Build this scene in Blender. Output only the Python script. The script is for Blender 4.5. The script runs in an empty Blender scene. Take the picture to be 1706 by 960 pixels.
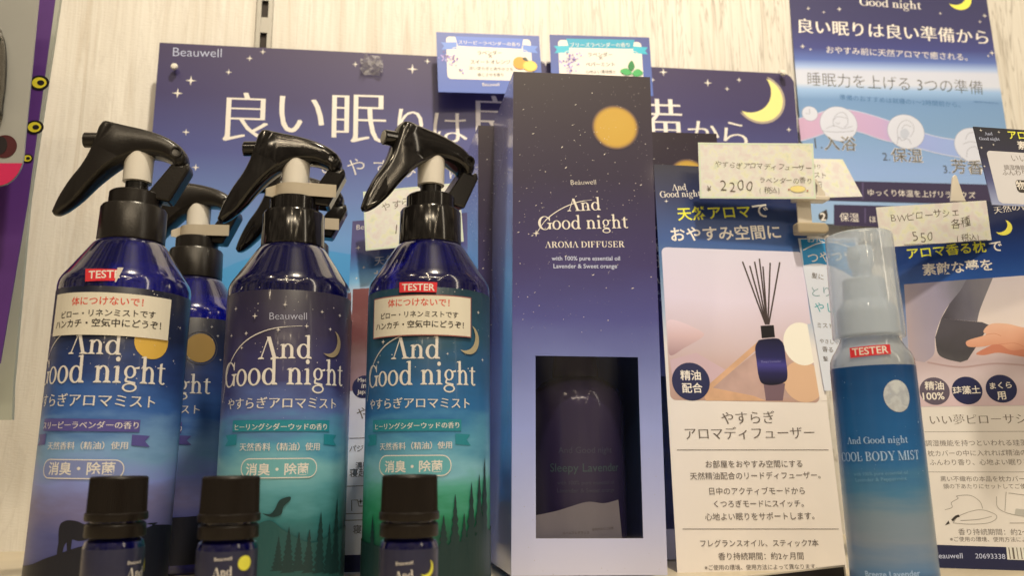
import bpy, bmesh, math, random
from math import sin, cos, tan, pi, radians, sqrt, atan2
from mathutils import Vector, Matrix

C = bpy.context
SC = C.scene
COL = SC.collection
random.seed(11)

# ------------------------------------------------------------------ camera
cam_d = bpy.data.cameras.new('camera')
cam = bpy.data.objects.new('camera', cam_d)
COL.objects.link(cam)
SC.camera = cam
cam_d.sensor_width = 36.0
cam_d.lens = 36.0 * 1380.0 / 1706.0
cam_d.clip_start = 0.01
cam_d.clip_end = 50.0
PITCH, YAW, ROLL = radians(11.0), radians(7.0), radians(0.4)
fw = Vector((sin(YAW) * cos(PITCH), cos(YAW) * cos(PITCH), sin(PITCH)))
rt = Vector((cos(YAW), -sin(YAW), 0.0))
up = rt.cross(fw)
rt, up = rt * cos(ROLL) - up * sin(ROLL), up * cos(ROLL) + rt * sin(ROLL)
cm_ = Matrix((rt, up, -fw)).transposed().to_4x4()
cm_.translation = Vector((0.0, 0.0, 0.066))
cam.matrix_world = cm_
cam_d.dof.use_dof = True
cam_d.dof.focus_distance = 0.43
cam_d.dof.aperture_fstop = 11.0

# ------------------------------------------------------------------ light
SC.view_settings.view_transform = 'Standard'
SC.view_settings.look = 'None'
SC.view_settings.exposure = 0.0
SC.view_settings.gamma = 1.0
world = bpy.data.worlds.new('World')
SC.world = world
world.use_nodes = True
wn = world.node_tree
bg = wn.nodes['Background']
wtc = wn.nodes.new('ShaderNodeTexCoord')
wmp = wn.nodes.new('ShaderNodeMapping')
wmp.inputs['Scale'].default_value = (9.0, 9.0, 1.6)
wnz = wn.nodes.new('ShaderNodeTexNoise')
wnz.inputs['Scale'].default_value = 1.6
wnz.inputs['Detail'].default_value = 3.0
wcr = wn.nodes.new('ShaderNodeValToRGB')
wcr.color_ramp.elements[0].position = 0.42
wcr.color_ramp.elements[0].color = (0.06, 0.05, 0.04, 1)
wcr.color_ramp.elements[1].position = 0.68
wcr.color_ramp.elements[1].color = (1.15, 0.92, 0.64, 1)
wn.links.new(wtc.outputs['Generated'], wmp.inputs['Vector'])
wn.links.new(wmp.outputs['Vector'], wnz.inputs['Vector'])
wn.links.new(wnz.outputs['Fac'], wcr.inputs['Fac'])
wn.links.new(wcr.outputs['Color'], bg.inputs['Color'])
bg.inputs['Strength'].default_value = 0.38


def lamp(name, loc, aim, size, power, col=(1.0, 0.80, 0.54), shape='DISK', spread=180, size_y=None):
    d = bpy.data.lights.new(name, 'AREA')
    d.shape = shape
    d.size = size
    if size_y:
        d.size_y = size_y
    d.energy = power
    d.color = col
    d.spread = radians(spread)
    o = bpy.data.objects.new(name, d)
    COL.objects.link(o)
    o.location = loc
    o.rotation_euler = (Vector(aim) - Vector(loc)).to_track_quat('-Z', 'Y').to_euler()
    return o


lamp('ceiling_spotlight', (0.14, -0.05, 1.25), (0.10, 0.62, 0.52), 0.07, 5.2, (1.0, 0.86, 0.64), spread=100)
for lx, ly, lz, pw in ((-0.75, -0.4, 1.4, 2.0), (0.3, -1.3, 1.5, 1.6), (-0.5, -1.5, 1.5, 1.4)):
    lamp('ceiling_spotlight', (lx, ly, lz), (0.1, 0.5, 0.15), 0.06, pw)
for k in range(7):
    lamp('ceiling_spotlight', (-0.12 + 0.01 * k, -0.35 - 0.33 * k, 1.45), (0.1, 0.5, 0.15), 0.045, 0.55)
    lamp('ceiling_spotlight', (0.75 + 0.02 * k, -0.35 - 0.4 * k, 1.5), (0.1, 0.5, 0.15), 0.045, 0.45)
lamp('side_tube', (1.25, -0.55, 1.05), (0.0, 0.45, 0.15), 0.10, 3.2, (1.0, 0.86, 0.66), 'RECTANGLE', size_y=1.3)
lamp('ceiling_tube', (0.0, -1.1, 1.3), (0.1, 0.5, 0.15), 1.2, 5.0, (1.0, 0.83, 0.60), 'RECTANGLE', size_y=0.10)

# ------------------------------------------------------------------ materials
ILL = (0.91, 0.76, 0.53)            # colour of the shop light on white paper


def lin(v):
    v = v / 255.0
    return v / 12.92 if v <= 0.04045 else ((v + 0.055) / 1.055) ** 2.4


def K(r, g, b):
    """base colour of a print that reads r,g,b under the warm shop light"""
    if b > g:
        b *= 0.86 if r < 130 else 0.95
    v = [lin(v) / i for v, i in zip((r, g, b), ILL)]
    k = min(1.0, 0.92 / max(v))
    return tuple(q * k for q in v) + (1.0,)


MATS = {}


def nodes_of(name):
    m = bpy.data.materials.new(name)
    m.use_nodes = True
    nt = m.node_tree
    return m, nt, nt.nodes['Principled BSDF']


def flat(name, col, rough=0.45, spec=0.5, metal=0.0, coat=0.0, bump=0.0, bscale=400.0, vary=0.0):
    if name in MATS:
        return MATS[name]
    m, nt, b = nodes_of(name)
    b.inputs['Base Color'].default_value = col
    b.inputs['Roughness'].default_value = rough
    b.inputs['Specular IOR Level'].default_value = spec
    b.inputs['Metallic'].default_value = metal
    b.inputs['Coat Weight'].default_value = coat
    b.inputs['Coat Roughness'].default_value = 0.06
    if bump or vary:
        tc = nt.nodes.new('ShaderNodeTexCoord')
        nz = nt.nodes.new('ShaderNodeTexNoise')
        nz.inputs['Scale'].default_value = bscale
        nz.inputs['Detail'].default_value = 4.0
        nt.links.new(tc.outputs['Object'], nz.inputs['Vector'])
        if bump:
            bp = nt.nodes.new('ShaderNodeBump')
            bp.inputs['Strength'].default_value = bump
            bp.inputs['Distance'].default_value = 0.0005
            nt.links.new(nz.outputs['Fac'], bp.inputs['Height'])
            nt.links.new(bp.outputs['Normal'], b.inputs['Normal'])
        if vary:
            mr = nt.nodes.new('ShaderNodeMapRange')
            mr.inputs['From Min'].default_value = 0.3
            mr.inputs['From Max'].default_value = 0.7
            mr.inputs['To Min'].default_value = 1.0 - vary
            mr.inputs['To Max'].default_value = 1.0 + vary
            mx = nt.nodes.new('ShaderNodeVectorMath')
            mx.operation = 'SCALE'
            mx.inputs[0].default_value = col[:3]
            nt.links.new(nz.outputs['Fac'], mr.inputs['Value'])
            nt.links.new(mr.outputs['Result'], mx.inputs['Scale'])
            nt.links.new(mx.outputs['Vector'], b.inputs['Base Color'])
    MATS[name] = m
    return m


def grad(name, axis, stops, rough=0.4, spec=0.5, cloud=0.0, cscale=(30, 90, 30), coat=0.0, speck=0.0, speck_scale=420, speck_col=(0.6, 0.6, 0.75, 1), radial=None):
    """printed colour gradient along a local axis; stops = [(mm, (r,g,b)), ...] ; cloud = wispy unevenness in mm"""
    if name in MATS:
        return MATS[name]
    m, nt, b = nodes_of(name)
    N, L = nt.nodes, nt.links
    tc = N.new('ShaderNodeTexCoord')
    sep = N.new('ShaderNodeSeparateXYZ')
    L.new(tc.outputs['Object'], sep.inputs[0])
    stops = sorted(stops, key=lambda s: s[0])
    lo, hi = stops[0][0], stops[-1][0]
    if radial:
        vm = N.new('ShaderNodeVectorMath')
        vm.operation = 'DISTANCE'
        vm.inputs[1].default_value = (radial[0] / 1000, radial[1] / 1000, 0)
        cx = N.new('ShaderNodeCombineXYZ')
        L.new(sep.outputs[0], cx.inputs[0])
        L.new(sep.outputs[1], cx.inputs[1])
        L.new(cx.outputs[0], vm.inputs[0])
        src = vm.outputs['Value']
    else:
        src = sep.outputs['XYZ'.index(axis)]
    if cloud:
        mp = N.new('ShaderNodeMapping')
        mp.inputs['Scale'].default_value = cscale
        nz = N.new('ShaderNodeTexNoise')
        nz.inputs['Scale'].default_value = 1.0
        nz.inputs['Detail'].default_value = 5.0
        L.new(tc.outputs['Object'], mp.inputs['Vector'])
        L.new(mp.outputs['Vector'], nz.inputs['Vector'])
        ma = N.new('ShaderNodeMath')
        ma.operation = 'MULTIPLY_ADD'
        ma.inputs[1].default_value = cloud * 0.002
        ma.inputs[2].default_value = -cloud * 0.001
        L.new(nz.outputs['Fac'], ma.inputs[0])
        ad = N.new('ShaderNodeMath')
        L.new(src, ad.inputs[0])
        L.new(ma.outputs[0], ad.inputs[1])
        src = ad.outputs[0]
    mr = N.new('ShaderNodeMapRange')
    mr.inputs['From Min'].default_value = lo / 1000
    mr.inputs['From Max'].default_value = hi / 1000
    L.new(src, mr.inputs['Value'])
    cr = N.new('ShaderNodeValToRGB')
    els = cr.color_ramp.elements
    while len(els) < len(stops):
        els.new(0.5)
    for i, (s, c) in enumerate(stops):
        els[i].position = (s - lo) / (hi - lo)
    for i, (s, c) in enumerate(stops):
        els[i].color = K(*c)
    L.new(mr.outputs['Result'], cr.inputs['Fac'])
    out = cr.outputs['Color']
    if speck:
        vo = N.new('ShaderNodeTexVoronoi')
        vo.inputs['Scale'].default_value = speck_scale
        L.new(tc.outputs['Object'], vo.inputs['Vector'])
        lt = N.new('ShaderNodeMath')
        lt.operation = 'LESS_THAN'
        lt.inputs[1].default_value = speck
        L.new(vo.outputs['Distance'], lt.inputs[0])
        mix = N.new('ShaderNodeMixRGB')
        mix.inputs[2].default_value = speck_col
        L.new(lt.outputs[0], mix.inputs[0])
        L.new(out, mix.inputs[1])
        out = mix.outputs[0]
    L.new(out, b.inputs['Base Color'])
    b.inputs['Roughness'].default_value = rough
    b.inputs['Specular IOR Level'].default_value = spec
    b.inputs['Coat Weight'].default_value = coat
    b.inputs['Coat Roughness'].default_value = 0.08
    MATS[name] = m
    return m


def blotchy_paper(name):
    """cream price-card paper with a faint pink and yellow flower pattern"""
    if name in MATS:
        return MATS[name]
    m, nt, b = nodes_of(name)
    N, L = nt.nodes, nt.links
    tc = N.new('ShaderNodeTexCoord')
    nz = N.new('ShaderNodeTexNoise')
    nz.inputs['Scale'].default_value = 170.0
    nz.inputs['Detail'].default_value = 2.0
    cr = N.new('ShaderNodeValToRGB')
    e = cr.color_ramp.elements
    e[0].position, e[0].color = 0.34, K(222, 200, 174)
    e[1].position, e[1].color = 0.52, K(226, 212, 180)
    x = e.new(0.62)
    x.color = K(228, 214, 168)
    x = e.new(0.72)
    x.color = K(212, 205, 165)
    L.new(tc.outputs['Object'], nz.inputs['Vector'])
    L.new(nz.outputs['Fac'], cr.inputs['Fac'])
    L.new(cr.outputs['Color'], b.inputs['Base Color'])
    b.inputs['Roughness'].default_value = 0.35
    MATS[name] = m
    return m


WHITE = flat('white_ink', (0.86, 0.84, 0.82, 1), 0.4)
PAPER = flat('card_paper', (0.80, 0.79, 0.76, 1), 0.42, vary=0.015, bscale=60)
BLACKINK = flat('black_ink', (0.035, 0.03, 0.03, 1), 0.45)
GREYINK = flat('grey_ink', (0.13, 0.11, 0.105, 1), 0.5)
PENINK = flat('pen_ink', (0.07, 0.06, 0.05, 1), 0.5)
REDINK = flat('red_ink', K(205, 70, 45), 0.45)
REDLABEL = flat('red_label', K(214, 50, 50), 0.3, coat=0.3)
YELLOW = flat('yellow_ink', K(250, 235, 60), 0.4)
NAVY = flat('navy_ink', K(28, 32, 75), 0.4)
OCHRE = flat('ochre_moon_ink', K(212, 162, 62), 0.45)
PALEMOON = flat('pale_moon_ink', K(236, 215, 120), 0.45)
BLACKPL = flat('black_plastic', (0.009, 0.008, 0.008, 1), 0.13, 0.6)
MATTEPL = flat('matte_black_plastic', (0.011, 0.009, 0.008, 1), 0.30, 0.5, bump=0.12, bscale=900)
CAPPL = flat('ribbed_black_plastic', (0.010, 0.007, 0.006, 1), 0.42, 0.3)
NECKWHITE = flat('milky_pump_plastic', (0.74, 0.72, 0.68, 1), 0.35)
CLIPWHITE = flat('stopper_plastic', (0.50, 0.45, 0.37, 1), 0.22)


def glassy(name, col, rough=0.04, ior=1.45, trans=1.0):
    m, nt, b = nodes_of(name)
    b.inputs['Base Color'].default_value = col
    b.inputs['Roughness'].default_value = rough
    b.inputs['IOR'].default_value = ior
    b.inputs['Transmission Weight'].default_value = trans
    MATS[name] = m
    return m


def blue_bottle(name):
    m, nt, b = nodes_of(name)
    b.inputs['Base Color'].default_value = (0.008, 0.010, 0.36, 1)
    b.inputs['Roughness'].default_value = 0.17
    b.inputs['IOR'].default_value = 1.5
    b.inputs['Transmission Weight'].default_value = 0.9
    b.inputs['Coat Weight'].default_value = 1.0
    b.inputs['Coat Roughness'].default_value = 0.04
    MATS[name] = m
    return m


COBALT = blue_bottle('cobalt_plastic')
COBALTGL = blue_bottle('cobalt_glass')


def film(name, tint, gloss, haze=None, haze_amt=0.0):
    """thin clear film: see-through with a sharp reflection"""
    m, nt, b = nodes_of(name)
    N, L = nt.nodes, nt.links
    out = N['Material Output']
    tr = N.new('ShaderNodeBsdfTransparent')
    tr.inputs['Color'].default_value = tint
    gl = N.new('ShaderNodeBsdfGlossy')
    gl.inputs['Roughness'].default_value = gloss
    lw = N.new('ShaderNodeLayerWeight')      # same on both sides of the thin sheet
    lw.inputs['Blend'].default_value = 0.5
    pw = N.new('ShaderNodeMath')
    pw.operation = 'POWER'
    pw.inputs[1].default_value = 4.0
    fr = N.new('ShaderNodeMath')
    fr.operation = 'MULTIPLY_ADD'
    fr.inputs[1].default_value = 0.8
    fr.inputs[2].default_value = 0.05
    L.new(lw.outputs['Facing'], pw.inputs[0])
    L.new(pw.outputs[0], fr.inputs[0])
    mx = N.new('ShaderNodeMixShader')
    L.new(fr.outputs[0], mx.inputs[0])
    last = tr
    if haze:
        df = N.new('ShaderNodeBsdfDiffuse')
        df.inputs['Color'].default_value = haze
        tl = N.new('ShaderNodeBsdfTranslucent')
        tl.inputs['Color'].default_value = haze
        h = N.new('ShaderNodeMixShader')
        h.inputs[0].default_value = 0.3
        L.new(df.outputs[0], h.inputs[1])
        L.new(tl.outputs[0], h.inputs[2])
        k = N.new('ShaderNodeMixShader')
        k.inputs[0].default_value = haze_amt
        L.new(tr.outputs[0], k.inputs[1])
        L.new(h.outputs[0], k.inputs[2])
        last = k
    L.new(last.outputs[0], mx.inputs[1])
    L.new(gl.outputs[0], mx.inputs[2])
    L.new(mx.outputs[0], out.inputs[0])
    N.remove(b)
    MATS[name] = m
    return m


WINDOWFILM = film('window_film', (0.86, 0.86, 0.88, 1), 0.03)
FROSTED = film('frosted_cap_plastic', (0.93, 0.95, 1.0, 1), 0.08, (0.74, 0.85, 0.98, 1), 0.40)
CLEARPL = film('clear_bottle_plastic', (0.70, 0.78, 0.88, 1), 0.05, (0.62, 0.67, 0.74, 1), 0.5)
TAPE = film('clear_tape', (0.95, 0.95, 0.96, 1), 0.1, (0.85, 0.85, 0.86, 1), 0.4)

# ------------------------------------------------------------------ object helpers


def tag(o, label, cat, group=None):
    o['label'] = label
    o['category'] = cat
    if group:
        o['group'] = group
    return o


def empty(name, loc, rz=0.0):
    o = bpy.data.objects.new(name, None)
    COL.objects.link(o)
    o.location = loc
    o.rotation_euler = (0, 0, rz)
    o.empty_display_size = 0.02
    return o


def link(name, me, parent=None, mats=(), label=None):
    o = bpy.data.objects.new(name, me)
    COL.objects.link(o)
    if mats and not len(me.materials):
        for m in mats:
            me.materials.append(m)
    elif mats:
        for sl, m in zip(o.material_slots, mats):
            if sl.material is not m:
                sl.link = 'OBJECT'
                sl.material = m
    if parent is not None:
        o.parent = parent
    if label:
        o['label'] = label
    return o


def mesh_of(bm, name, smooth=None):
    me = bpy.data.meshes.new(name)
    bm.normal_update()
    bm.to_mesh(me)
    bm.free()
    if smooth:
        me.polygons.foreach_set('use_smooth', [True] * len(me.polygons))
        me.set_sharp_from_angle(angle=radians(smooth))
    return me


def lathe(name, prof, seg=72, smooth=32, ribs=None):
    """prof = [(r_mm, z_mm), ...] bottom to top; ribs=(count, depth_mm, z0, z1) cuts knurling"""
    bm = bmesh.new()
    rings = []
    for r, z in prof:
        ring = []
        for k in range(seg):
            a = 2 * pi * k / seg
            rr = r
            if ribs and ribs[2] <= z <= ribs[3] and k % 2:
                rr -= ribs[1]
            ring.append(bm.verts.new((rr * cos(a) / 1000, rr * sin(a) / 1000, z / 1000)))
        rings.append(ring)
    for a, b in zip(rings, rings[1:]):
        for k in range(seg):
            bm.faces.new((a[k], a[(k + 1) % seg], b[(k + 1) % seg], b[k]))
    if prof[0][0] > 0.01:
        bm.faces.new(list(reversed(rings[0])))
    if prof[-1][0] > 0.01:
        bm.faces.new(rings[-1])
    return mesh_of(bm, name, smooth)


def slab(pts, z0, z1, bm=None, axis='z'):
    """closed prism of an outline in mm; outline in local XY (axis z) or XZ (axis y)"""
    own = bm is None
    if own:
        bm = bmesh.new()
    f = (lambda p, t: (p[0] / 1000, p[1] / 1000, t / 1000)) if axis == 'z' else (lambda p, t: (p[0] / 1000, t / 1000, p[1] / 1000))
    a = [bm.verts.new(f(p, z0)) for p in pts]
    b = [bm.verts.new(f(p, z1)) for p in pts]
    n = len(pts)
    bm.faces.new(a)
    bm.faces.new(list(reversed(b)))
    for k in range(n):
        bm.faces.new((a[k], b[k], b[(k + 1) % n], a[(k + 1) % n]))
    bmesh.ops.recalc_face_normals(bm, faces=bm.faces)
    return bm


def box_bm(bm, x0, x1, y0, y1, z0, z1):
    v = [bm.verts.new((x / 1000, y / 1000, z / 1000)) for x in (x0, x1) for y in (y0, y1) for z in (z0, z1)]
    for f in ((0, 1, 3, 2), (4, 6, 7, 5), (0, 4, 5, 1), (2, 3, 7, 6), (0, 2, 6, 4), (1, 5, 7, 3)):
        bm.faces.new([v[i] for i in f])
    bmesh.ops.recalc_face_normals(bm, faces=bm.faces)


def bevel(o, w, seg=2, ang=35):
    b = o.modifiers.new('bevel', 'BEVEL')
    b.width = w / 1000
    b.segments = seg
    b.limit_method = 'ANGLE'
    b.angle_limit = radians(ang)
    return o


# ------------------------------------------------------------------ lettering
_cache = {}


def text_geo(s, off=0.0, track=1.0):
    key = (s, off, track)
    if key not in _cache:
        cu = bpy.data.curves.new('lettering', 'FONT')
        cu.body = s
        cu.size = 1.0
        cu.offset = off
        cu.resolution_u = 3
        cu.space_character = track
        o = bpy.data.objects.new('lettering', cu)
        COL.objects.link(o)
        me = bpy.data.meshes.new_from_object(o.evaluated_get(C.evaluated_depsgraph_get()))
        v = [(q.co.x, q.co.y) for q in me.vertices]
        f = [tuple(p.vertices) for p in me.polygons]
        bpy.data.objects.remove(o)
        bpy.data.curves.remove(cu)
        bpy.data.meshes.remove(me)
        _cache[key] = (v, f)
    return _cache[key]


def arc(cx, cy, rx, ry, a0, a1, n=16):
    return [(cx + rx * cos(radians(a0 + (a1 - a0) * k / n)), cy + ry * sin(radians(a0 + (a1 - a0) * k / n))) for k in range(n + 1)]


def crescent_ring(cx, cy, rx, ry, ix, iy, a0=0, a1=360, n=22, dx=0.0):
    """bowl of a serif letter: quads between an outer and an inner ellipse"""
    o = arc(cx, cy, rx, ry, a0, a1, n)
    i = arc(cx + dx, cy, ix, iy, a0, a1, n)
    return [(o[k], o[k + 1], i[k + 1], i[k]) for k in range(n)]


def rect(x0, y0, x1, y1):
    return [((x0, y0), (x1, y0), (x1, y1), (x0, y1))]


def diag(x0, y0, x1, y1, w):
    return [((x0, y0), (x0 + w, y0), (x1 + w, y1), (x1, y1))]


def foot(x0, x1, y, d=1):
    """flat serif from x0 to x1 sitting on y, growing in direction d, with small brackets"""
    m0, m1 = x0 + (x1 - x0) * 0.28, x1 - (x1 - x0) * 0.28
    return [((x0, y), (x1, y), (x1, y + .022 * d), (m1, y + .06 * d), (m0, y + .06 * d), (x0, y + .022 * d))]


S, T_ = .105, .035        # thick and thin strokes of the serif alphabet
H_ = .70                  # capital height
X_ = .47                  # small letter height


def _n(dx=0.0):
    return (rect(dx + .07, 0, dx + .07 + S, X_ - .03) + foot(dx, dx + .25, 0) + [((dx, X_ - .06), (dx + .07, X_ - .06), (dx + .07 + S, X_), (dx + .05, X_ - .02))]
            + crescent_ring(dx + .275, X_ - .19, .185, .19, .185 - S, .15, 0, 150, 14, -.0) + rect(dx + .46 - S, 0, dx + .46, X_ - .19) + foot(dx + .29, dx + .53, 0))


SERIF = {
    'A': (.72, diag(.06, 0, .33, H_, .04) + diag(.51, 0, .29, H_, .13) + foot(-.02, .20, 0) + foot(.43, .74, 0)),
    'n': (.55, _n()),
    'd': (.56, crescent_ring(.235, X_ / 2 - .005, .225, X_ / 2 + .005, .225 - S, X_ / 2 - .035, 30, 330, 20, .01) + rect(.36, 0, .36 + S, .74) + [((.29, .70), (.36, .70), (.36 + S, .76), (.30, .73))] + foot(.40, .54, 0)),
    'G': (.76, crescent_ring(.37, .35, .355, .365, .355 - S - .02, .325, 42, 360, 30, .02) + rect(.60, .02, .60 + S, .33) + foot(.50, .80, .36, -1) + [((.63, .46), (.67, .46), (.67, .70), (.65, .70), (.58, .58))]),
    'o': (.50, crescent_ring(.245, X_ / 2, .24, X_ / 2 + .012, .24 - S, X_ / 2 - .03)),
    'i': (.28, rect(.08, 0, .08 + S, X_ - .03) + [((.01, X_ - .06), (.08, X_ - .06), (.08 + S, X_), (.05, X_ - .02))] + foot(.01, .26, 0) + [tuple(arc(.13, .645, .068, .068, 0, 342, 18))]),
    'g': (.52, crescent_ring(.22, .305, .185, .175, .185 - .085, .14) + crescent_ring(.23, -.12, .23, .125, .165, .085) + [((.10, .17), (.15, .16), (.13, .07), (.30, .045), (.40, .03), (.40, -.03), (.22, .0), (.08, .03), (.06, .09))] + [((.33, .42), (.50, .46), (.50, .40), (.38, .39))]),
    'h': (.56, _n() + rect(.07, X_ - .031, .07 + S, .74) + [((.0, .70), (.07, .70), (.07 + S, .76), (.01, .73))]),
    't': (.34, rect(.09, .07, .09 + S, .56) + rect(0, X_ - .035, .32, X_) + crescent_ring(.235, .12, .145, .13, .145 - S, .09, 180, 320, 10) + [((.09, .56), (.09 + S, .60), (.09 + S, .56))]),
    ' ': (.24, []),
}


def _caps():
    d = {}
    st = lambda x: rect(x, 0, x + .14, H_) + foot(x - .06, x + .20, 0) + foot(x - .06, x + .20, H_, -1)
    d['I'] = (.34, st(.09))
    d['L'] = (.62, st(.09) + rect(.2, 0, .56, .045) + [((.50, .045), (.56, .045), (.58, .24), (.55, .24))])
    d['F'] = (.62, st(.09) + rect(.2, H_ - .045, .56, H_) + [((.50, H_ - .045), (.53, H_ - .22), (.56, H_ - .22), (.56, H_ - .045))] + rect(.2, .34, .42, .38) + rect(.40, .26, .43, .46))
    d['E'] = (.66, d['F'][1] + rect(.2, 0, .58, .045) + [((.52, .045), (.58, .045), (.60, .24), (.57, .24))])
    d['D'] = (.74, st(.09) + crescent_ring(.30, .35, .40, .35, .26, .305, -90, 90, 18) + rect(.2, 0, .31, .045) + rect(.2, H_ - .045, .31, H_))
    d['O'] = (.76, crescent_ring(.37, .35, .36, .365, .22, .325))
    d['C'] = (.70, crescent_ring(.37, .35, .36, .365, .22, .325, 40, 320, 24) + [((.60, .46), (.64, .46), (.64, .70), (.61, .70), (.57, .60))] + [((.57, .12), (.60, .08), (.65, .22), (.62, .24))])
    up_ = crescent_ring(.32, H_ - .175, .26, .175, .12, .135, -90, 90, 14) + rect(.2, H_ - .04, .33, H_) + rect(.2, H_ - .35, .33, H_ - .31)
    d['R'] = (.72, st(.09) + up_ + diag(.50, 0, .30, .36, .16) + foot(.46, .74, 0))
    d['B'] = (.66, st(.09) + up_ + crescent_ring(.33, .175, .28, .18, .14, .14, -90, 90, 14) + rect(.2, 0, .34, .04))
    d['U'] = (.74, rect(.09, .22, .23, H_) + foot(.02, .30, H_, -1) + rect(.57, .22, .61, H_) + foot(.48, .70, H_, -1) + crescent_ring(.35, .24, .26, .25, .13, .205, 180, 360, 16))
    d['S'] = (.56, crescent_ring(.28, .52, .215, .185, .10, .145, 40, 270, 16) + crescent_ring(.26, .19, .235, .20, .115, .155, -140, 90, 16) + [((.12, .40), (.30, .335), (.38, .26), (.40, .30), (.36, .38), (.24, .44))] + [((.43, .50), (.46, .50), (.46, .70), (.43, .70), (.40, .62))] + [((.05, .0), (.08, .0), (.12, .08), (.08, .22), (.05, .22))])
    d['M'] = (.90, rect(.08, 0, .12, H_) + foot(0, .22, 0) + foot(-.01, .18, H_, -1) + diag(.40, 0, .08, H_, .13) + diag(.40, 0, .70, H_, .045) + rect(.68, 0, .82, H_) + foot(.62, .88, 0) + foot(.70, .88, H_, -1))
    d['T'] = (.66, rect(.26, 0, .40, H_) + foot(.18, .48, 0) + rect(.03, H_ - .045, .63, H_) + [((.03, H_ - .045), (.09, H_ - .045), (.05, H_ - .22), (.02, H_ - .22))] + [((.57, H_ - .045), (.63, H_ - .045), (.64, H_ - .22), (.61, H_ - .22))])
    d['Y'] = (.70, rect(.28, 0, .42, .34) + foot(.20, .50, 0) + diag(.28, .30, .03, H_, .15) + diag(.36, .30, .58, H_, .04) + foot(-.01, .24, H_, -1) + foot(.50, .70, H_, -1))
    return d


for _k, _v in _caps().items():
    SERIF.setdefault(_k, _v)


def serif_geo(s):
    v, f, x = [], [], 0.0
    for ch in s:
        w, polys = SERIF[ch]
        for p in polys:
            k = len(v)
            v += [(x + q[0], q[1]) for q in p]
            f.append(tuple(range(k, k + len(p))))
        x += w + .02
    return v, f


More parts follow.
